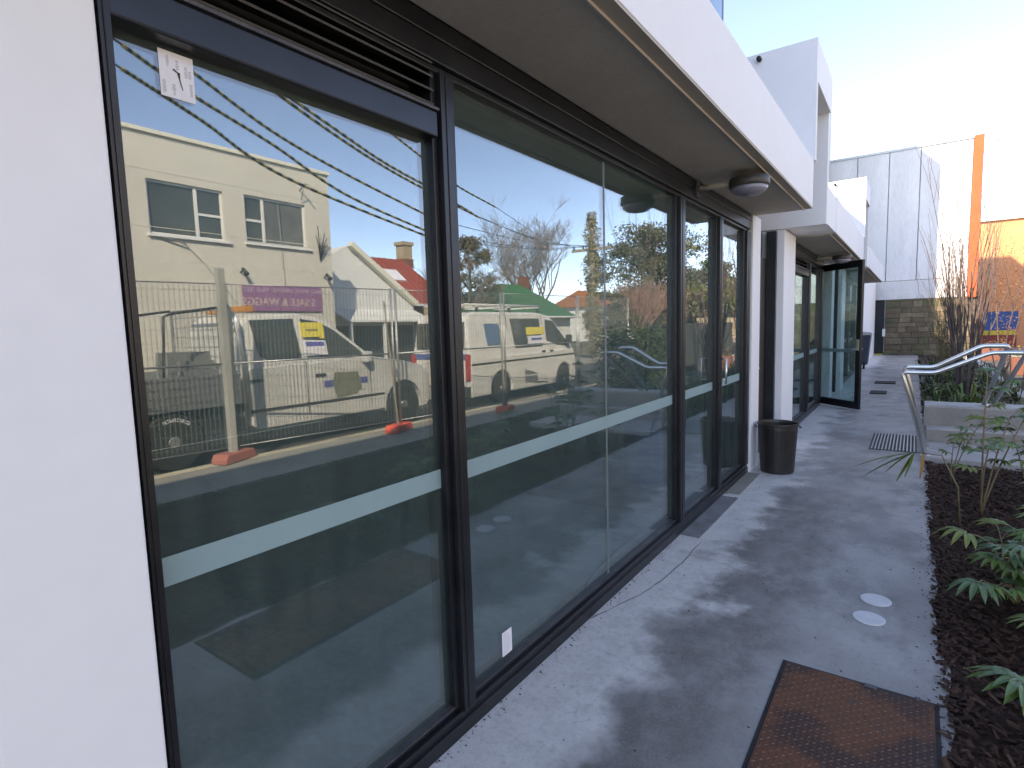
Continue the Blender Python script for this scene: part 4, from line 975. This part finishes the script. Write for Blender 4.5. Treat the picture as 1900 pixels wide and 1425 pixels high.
for (y0, y1, z0, z1), ms, tr, gl in ((wins[0], 6.55, 1, 0), (wins[1], 8.18, 0, 1), (wins[2], 2.3, 1, 0)):
    f = MB(); f.box(12.06, 12.11, y0, y1, z0, z0 + .05); f.box(12.06, 12.11, y0, y1, z1 - .05, z1); f.box(12.06, 12.11, y0, y0 + .05, z0 + .05, z1 - .05); f.box(12.06, 12.11, y1 - .05, y1, z0 + .05, z1 - .05)
    f.box(12.05, 12.11, ms - .035, ms + .035, z0 + .05, z1 - .05); zt = (z0 + z1) / 2 - .02
    if tr: f.box(12.055, 12.11, ms + .036, y1 - .051, zt - .03, zt + .03)
    else: f.box(12.055, 12.11, y0 + .051, ms - .036, zt - .03, zt + .03)
    fr = f.build('window_frame', 'winframe', cb, .004)
    B('pane', (12.085, 12.095, y0 + .05, ms - .036, z0 + .05, z1 - .05), 'darkglass', fr)
    B('pane', (12.085, 12.095, ms + .036, y1 - .05, z0 + .05, z1 - .05), 'greyglass' if gl else 'darkglass', fr)
    B('sill', (11.93, 12.2, y0 - .06, y1 + .10, z0 - .06, z0 - .001), 'winframe', cb, .006)
for k, z in enumerate((1.3, 2.6, 3.9, 5.1)): B('render_joint', (11.992, 11.999, -10, 10.14, z, z + .012), 'cream_trim', cb)
for y, z in ((7.46, 3.05), (9.86, 3.06)):
    q = MB(); q.tube([(12, y, z), (11.86, y, z + .05)], .02, 8); q.tube([(11.9, y, z + .09), (11.72, y, z - .06)], [.035, .06], 10); q.build('security_light', 'grille', cb, smooth=True)
q = MB(); q.tube([(12, 9.25, 5.3), (11.7, 9.2, 5.42), (11.55, 9.2, 5.38)], .018, 8); q.tube([(11.7, 9.2, 5.42), (11.95, 9.25, 5.05)], .012, 6); q.build('bracket', 'galv', cb, smooth=True)
q = MB(); rr_ = random.Random(9)
for k in range(9): a = rr_.uniform(-1, 1); q.tube([(11.97, 9.75, 3.5), (11.85, 9.75 + a * .12, 3.9), (11.8, 9.78 + a * .25, 4.1 + rr_.uniform(-.3, .4))], .012, 5)
q.build('cable_bundle', 'grille', cb)
MB().tube([(11.97, 8.55, 5.0), (11.975, 8.6, 3.7), (11.97, 8.62, 2.76)], .008, 5).build('cable', 'galv', cb)
MB().tube([(11.97, 6.1, 3.7), (11.975, 6.6, 3.2), (11.97, 7.3, 2.3)], .006, 5).build('cable', 'galv', cb)
MB().tube([(11.96, 5.6, 3.72), (11.9, 6.2, 3.60)], .02, 6).build('bracket', 'galv', cb)
sg = empty('purple_sign', (11.97, 8.6, 2.12), 'purple shop sign with pale lettering on the cream wall above the ute', 'sign')
B('board', (11.945, 11.985, 7.45, 9.70, 2.12, 2.765), 'purple', sg, .004)
def on_x(xp, y, z, s=1.0):    # text readable from the street side (looking +X): right of text = -Y
    return Matrix(((0, 0, -1, xp), (-1, 0, 0, y), (0, 1, 0, z), (0, 0, 0, 1)))
text_mesh('BACK BODY, UNWIND TRUE FEET', .145, 'pinktext', parent=sg, xform=on_x(11.941, 8.575, 2.64))
text_mesh('S SALE & WAGGS', .27, 'peach', parent=sg, xform=on_x(11.941, 8.45, 2.34))
# ---- white gabled house with red roof
wh = empty('white_house', (14.7, 14, 0), 'white gabled house with red iron roof and brick chimney beside the cream building', 'house')
MB().prism([(10.3, -.1), (15.9, -.1), (15.9, 2.55), (12.9, 4.54), (12.25, 4.2), (10.3, 3.6)], 'x', 14.7, 18.4).build('gable_wall', 'wallwhite', wh)
q = MB(); q.obox(((14.6), 14.42, 3.58), (.12, 0, 0), Vector((0, 1.52, -1.0)), Vector((0, .05, .075))); q.build('barge_board', 'cream_trim', wh)
rf = MB(); A, Bp, Cp, Dp, Ep, Fp = (17.5, 13.0, 4.66), (17.5, 18.06, 4.72), (14.85, 18.6, 2.58), (14.85, 15.6, 2.58), (20.4, 18.6, 2.58), (20.4, 13.0, 2.58)
rf.face([A, Dp, Cp, Bp]); rf.face([Bp, Cp, Ep]); rf.face([A, Bp, Ep, Fp]); rf.face([(14.9, 15.6, 2.5), (14.9, 18.55, 2.5), (20.3, 18.55, 2.5), (20.3, 13, 2.5)])
rf.build('roof', 'redroof', wh)
for k in range(9):
    t = k / 8; y = 15.9 + k * .33; MB().tube([(14.86, y, 2.605), (17.45, min(y - .2, 17.95), 4.73 - .0)], .018, 4).build('roof_seam', 'redroof', wh)
B('gutter', (14.74, 14.88, 15.6, 18.7, 2.50, 2.60), 'wallwhite', wh)
B('wall', (15.1, 20, 15.91, 18.4, -.1, 2.5), 'brickred', wh)
ch = B('chimney', (17.25, 17.75, 18.0, 18.5, 4.4, 5.35), 'sandy', wh); B('chimney_cap', (17.2, 17.8, 17.93, 18.57, 5.35, 5.5), 'sandy', ch); B('chimney_base', (17.22, 17.78, 17.97, 18.53, 4.35, 4.75), 'brickred', ch)
q = MB(); q.obox((16.4, 16.5, 3.86), Vector((.30, 0, .245)), Vector((0, .45, 0)), Vector((-.02, 0, .03))); q.build('skylight', 'whitesign', wh)
q = MB(); q.prism([(13.75, 1.86), (13.75, 1.93), (14.72, 2.34), (14.72, 2.26)], 'y', 12.0, 15.95); q.build('awning', 'wallwhite', wh)
for y in (12.1, 13.55, 15.8): B('verandah_post', (13.8, 13.88, y, y + .09, -.1, 1.87), 'winframe', wh)
B('shadow_wall', (14.66, 14.70, 12.0, 15.8, .3, 1.75), 'charcoal', wh)
B('brick_pier', (13.7, 14.2, 15.96, 16.7, -.1, 2.45), 'sandy', wh)
# ---- green roofed house
gh = empty('green_roof_house', (18, 30, 0), 'green roofed cottage with brick chimney behind the front of the van', 'house')
B('wall', (18.5, 26, 24.4, 35.0, -.1, 2.35), 'wallwhite', gh)
q = MB(); a, b_, c, d = (18, 23.7, 2.3), (18, 35.6, 2.1), (26.5, 35.6, 2.2), (26.5, 23.7, 2.3); r1, r2_ = (22, 31.6, 4.62), (22, 34.0, 4.62)
q.face([a, b_, r2_, r1]); q.face([b_, c, r2_]); q.face([c, d, r1, r2_]); q.face([d, a, r1]); q.face([a, d, c, b_]); q.build('roof', 'greenroof', gh)
B('chimney', (21.8, 22.3, 34.1, 34.9, 4.2, 5.25), 'brickred', gh)
B('gutter', (17.93, 18.02, 23.7, 35.6, 2.14, 2.24), 'wallwhite', gh)
# ---- more houses down the street
def cottage(x, y, wx, wy, h, rh, wallm, roofm, label, name='cottage'):
    e = empty(name, (x, y, 0), label, 'house')
    B('wall', (x, x + wx, y, y + wy, -.1, h), wallm, e)
    q = MB(); o = .4; q.prism([(x - o, h - .05), (x + wx / 2, h + rh), (x + wx + o, h - .05)], 'y', y - o, y + wy + o); q.build('roof', roofm, e)
    w1 = B('window', (x - .03, x, y + wy * .2, y + wy * .35, 1.0, 2.1), 'winframe', e); B('pane', (x - .04, x - .031, y + wy * .215, y + wy * .335, 1.06, 2.04), 'darkglass', w1)
    w1 = B('window', (x - .03, x, y + wy * .6, y + wy * .75, 1.0, 2.1), 'winframe', e); B('pane', (x - .04, x - .031, y + wy * .615, y + wy * .735, 1.06, 2.04), 'darkglass', w1)
    ch = B('chimney', (x + wx * .5 - .3, x + wx * .5 + .3, y + wy * .3, y + wy * .3 + .7, h + rh - .5, h + rh + .8), 'brickred', e); return e
cottage(24, 53, 7, 7, 3.6, 1.7, 'wallwhite', 'orangeroof', 'white cottage with terracotta roof behind the power pole')
cottage(19, 66, 8, 10, 4.4, 1.9, 'sandy', 'orangeroof', 'sandy cottage with broad orange roof far down the street')
cottage(15.5, 88, 9, 12, 5.2, 2.4, 'wallwhite', 'orangeroof', 'large pale house with orange roof at the far end of the street')
tag(B('garden_wall', (12.4, 12.7, 45, 84, -.1, 1.9), 'sandy', None), 'long sandy garden wall far down the street', 'wall')
# ---- trees
def big_bare(x, y, H, seed, label, m='twig_grey', lev=4, r=.2, spread=.78, n0=7, group=None):
    rr = random.Random(seed); e = empty('bare_tree', (x, y, 0), label, 'tree', group); mb = MB(); th = H * .22
    mb.tube([(x, y, -.1), (x + .05, y, th * .6), (x, y + .05, th)], [r, r * .85, r * .8], 8); mb.build('trunk', m, e, smooth=True)
    for k in range(n0):
        a = 6.28 * k / n0 + rr.uniform(-.4, .4); q = MB(); grow(q, Vector((x, y, th * rr.uniform(.75, 1))), Vector((math.cos(a) * .75, math.sin(a) * .75, 1)), H * .5, r * .5, lev - 1, rr, spread, .28, (4, 6), .008, 5, 0, .16)
        q.build('limb', m, e)
    return e
def leafy(x, y, H, W, seed, label, m, z0=.35, n=7000, leaf=.16, trunk='bark', name='leafy_tree', clumps=26, group=None):
    rr = random.Random(seed); rn = np.random.RandomState(seed); e = empty(name, (x, y, 0), label, 'tree', group)
    t = MB(); t.tube([(x, y, -.1), (x + .1, y, H * .3), (x, y + .1, H * .6), (x, y, H * .85)], [W * .045 + .04, W * .038 + .03, .08, .03], 8)
    for k in range(8):
        a = rr.uniform(0, 6.28); h = H * rr.uniform(z0 * .8, .75); t.tube([(x, y, h), (x + math.cos(a) * W * .2, y + math.sin(a) * W * .2, h + H * .1), (x + math.cos(a) * W * .42, y + math.sin(a) * W * .42, h + H * .14)], [.07, .05, .02], 5)
    t.build('trunk', trunk, e, smooth=True)
    cs = []
    for k in range(clumps):
        a = rr.uniform(0, 6.28); u = rr.random() ** .6; h = rr.uniform(z0, .95); wr_ = math.sin(math.pi * min(.97, (h - z0) / (1.02 - z0) * .8 + .16)); cs.append((x + math.cos(a) * W * .5 * u * wr_, y + math.sin(a) * W * .5 * u * wr_, H * h, W * rr.uniform(.07, .15)))
    cs = np.array(cs); i = rn.randint(0, clumps, n); d = rn.normal(0, 1, (n, 3)); d /= np.linalg.norm(d, axis=1)[:, None]; rad = np.abs(rn.normal(.72, .33, n))[:, None] * cs[i, 3][:, None]
    c = cs[i, :3] + d * rad * np.array([1, 1, .7]); u = rn.normal(0, 1, (n, 3)); u /= np.linalg.norm(u, axis=1)[:, None]; v = np.cross(u, rn.normal(0, 1, (n, 3))); v /= np.linalg.norm(v, axis=1)[:, None] + 1e-6
    s_ = rn.uniform(.5, 1.2, n)[:, None] * leaf; V = np.stack([c - u * s_, c - v * s_ * .45, c + u * s_, c + v * s_ * .45], 1).reshape(-1, 3)
    me = bpy.data.meshes.new('crown'); me.from_pydata(V.tolist(), [], (np.arange(n * 4).reshape(-1, 4)).tolist()); ms = m if isinstance(m, (list, tuple)) else [m]
    for q in ms: me.materials.append(MT[q])
    if len(ms) > 1: me.polygons.foreach_set('material_index', (i % len(ms)).astype(np.int32))
    o = link('crown', me, e); return e
big_bare(23, 37.5, 10.2, 41, 'large bare grey tree spreading above the green roof', lev=5)
big_bare(20, 25.0, 6.2, 46, 'smaller bare tree left of the green roof', lev=4, r=.12)
leafy(21, 27.0, 7.2, 4.2, 42, 'dark olive tree just left of the green roof', ['leaf_olive', 'leaf_brown'], .12, 15000, .10, clumps=70)
leafy(22, 58, 12.0, 12.5, 43, 'tall grey green gum tree rounding the right of the wide pane', ['leaf_euc', 'leaf_olive'], .30, 26000, .19, clumps=64)
leafy(17, 66, 9.0, 9, 44, 'green gum tree beyond the tall one', ['leaf_euc', 'leaf_g'], .25, 9000, .26, clumps=26)
leafy(14.0, 74, 6.5, 8, 45, 'low bright green tree below the orange roof', ['leaf_g', 'leaf_olive'], .15, 8000, .26, clumps=22)
leafy(13.5, 50, 5.0, 6, 52, 'bushy olive tree behind the sandy garden wall', ['leaf_olive', 'leaf_y'], .12, 6000, .2, clumps=20)
leafy(16.5, 37.5, 3.9, 4.6, 53, 'small brownish tree between the green roof and the pole', ['leaf_brown', 'leaf_olive'], .08, 9000, .11, clumps=44)
for k, (x, y, H) in enumerate(((15.5, 40, 4.8), (16.5, 44.5, 5.2), (15, 49, 4.6))):
    big_bare(x, y, H, 60 + k, ['pinkish bare shrub tree nearest the pole', 'pinkish bare shrub tree, middle of three', 'pinkish bare shrub tree before the tall gum'][k], m='twig_pink', lev=4, r=.07, spread=.7, n0=8)
# ---- power pole with creeper and cables
pl = empty('power_pole', (11, 24, 0), 'pale timber power pole wrapped in creeper with a crossarm', 'pole')
MB().tube([(11, 24, -.1), (11, 24, 6.5)], [.15, .11], 12).build('pole', 'timber', pl, smooth=True)
ca = B('crossarm', (10.0, 12.0, 23.84, 23.94, 5.0, 5.12), 'timber', pl)
for x in (10.1, 10.6, 11.4, 11.9): MB().lathe([(.03, 0), (.05, .04), (.03, .09), (.045, .13), (.02, .16)], (x, 23.89, 5.12), 10).build('insulator', 'charcoal', ca, smooth=True)
q = MB(); rr_ = random.Random(77)
for k in range(4200):
    z = rr_.uniform(.2, 6.75); a = rr_.uniform(0, 6.28); ra = rr_.uniform(.12, .22 + .22 * abs(math.sin(z * 1.9)) * (1 if z < 6 else .5)); p = Vector((11 + ra * math.cos(a), 24 + ra * math.sin(a), z)); d = Vector((rr_.gauss(0, 1), rr_.gauss(0, 1), rr_.gauss(0, 1))).normalized() * .09; n_ = d.cross(Vector((rr_.gauss(0, 1), rr_.gauss(0, 1), 1))).normalized() * .035
    q.face([p, p + d * .5 + n_, p + d, p + d * .5 - n_])
tag(q.build('creeper', 'creeper', pl), kind='stuff')
CAM = np.array([1.31, 0, 1.5]); RM = np.array(Rw)
def virt(px, py, X):   # where a point seen in the glass at this photograph pixel stands, X metres from the facade
    r = RM @ np.array([px - 950, py - 712.5, 1040.0]); t = (-.11 - X - CAM[0]) / r[0]; p = CAM + t * r; return (X, p[1], p[2])
def spline(P, n):
    P = [Vector(p) for p in P]; out = []
    P = [P[0] * 2 - P[1]] + P + [P[-1] * 2 - P[-2]]
    for k in range(1, len(P) - 2):
        for j in range(n):
            t = j / n; a, b_, c, d = P[k - 1:k + 3]
            out.append(.5 * ((2 * b_) + (c - a) * t + (2 * a - 5 * b_ + 4 * c - d) * t * t + (3 * b_ - a - 3 * c + d) * t ** 3))
    out.append(P[-2]); return out
wires = [([(224, 127), (371, 222), (542, 335), (807, 445)], 'lowest striped overhead cable crossing the near pane', .023),
         ([(226, 84), (364, 181), (508, 270), (645, 363), (807, 436)], 'second lowest striped overhead cable', .023),
         ([(241, 51), (361, 137), (508, 246), (645, 325), (806, 407)], 'third striped overhead cable passing behind the paper notice', .023),
         ([(400, 90), (453, 130), (610, 243), (713, 310), (804, 360), (890, 404)], 'thick striped overhead cable, lower strand of the twisted pair', .026),
         ([(400, 84), (453, 122), (610, 232), (713, 302), (804, 353), (880, 398)], 'thick striped overhead cable, upper strand of the twisted pair', .026),
         ([(600, 150), (662, 205), (735, 255), (802, 308), (850, 346), (921, 385)], 'uppermost striped overhead cable ending in the wide pane', .023)]
for k, (pp_, lb_, r_) in enumerate(wires):
    pts = []
    for (px, py) in pp_:
        X = 5.6 + (px - 224) / 583 * 2.0 if px < 830 else 7.6 + (px - 807) / 293 * 3.2
        pts.append(virt(px, py, X))
    e = empty('overhead_cable', pts[0], lb_, 'cable', 'overhead cables in yellow and black covers')
    cur = spline(pts, int(150 / (len(pts) - 1)) * 1)
    if len(pts) >= 2:
        d0 = (Vector(pts[0]) - Vector(pts[1])); start = Vector(pts[0]) + d0 * 2.5
    q = MB(); q.tube(cur, r_, 6, 0, m2=1, every=2); q.build('striped_cover', ['tail_y', 'tail_b'], e)
    # bare cable runs on to the pole
    end = Vector((10.1 + .35 * k, 23.89, 5.2)); a = cur[-1]
    m_ = (a + end) / 2 - Vector((0, 0, .25)); MB().tube([a, (a * .5 + m_ * .5) - Vector((0, 0, .03)), m_, (end * .5 + m_ * .5), end], .009, 5).build('bare_cable', 'cable', e)
    MB().tube([start, cur[0]], .012, 5).build('bare_cable', 'cable', e)
for k, (X, z, lb_) in enumerate(((11.4, 5.25, 'thin bare cable running on from the crossarm down the street'), (10.6, 5.25, 'thin bare cable, the nearer of two running on from the crossarm'))):
    tag(MB().tube([(X, 23.9, z), (X, 45, z - .7), (X, 66, z)], .012, 4).build('power_line', 'cable'), lb_, 'cable')
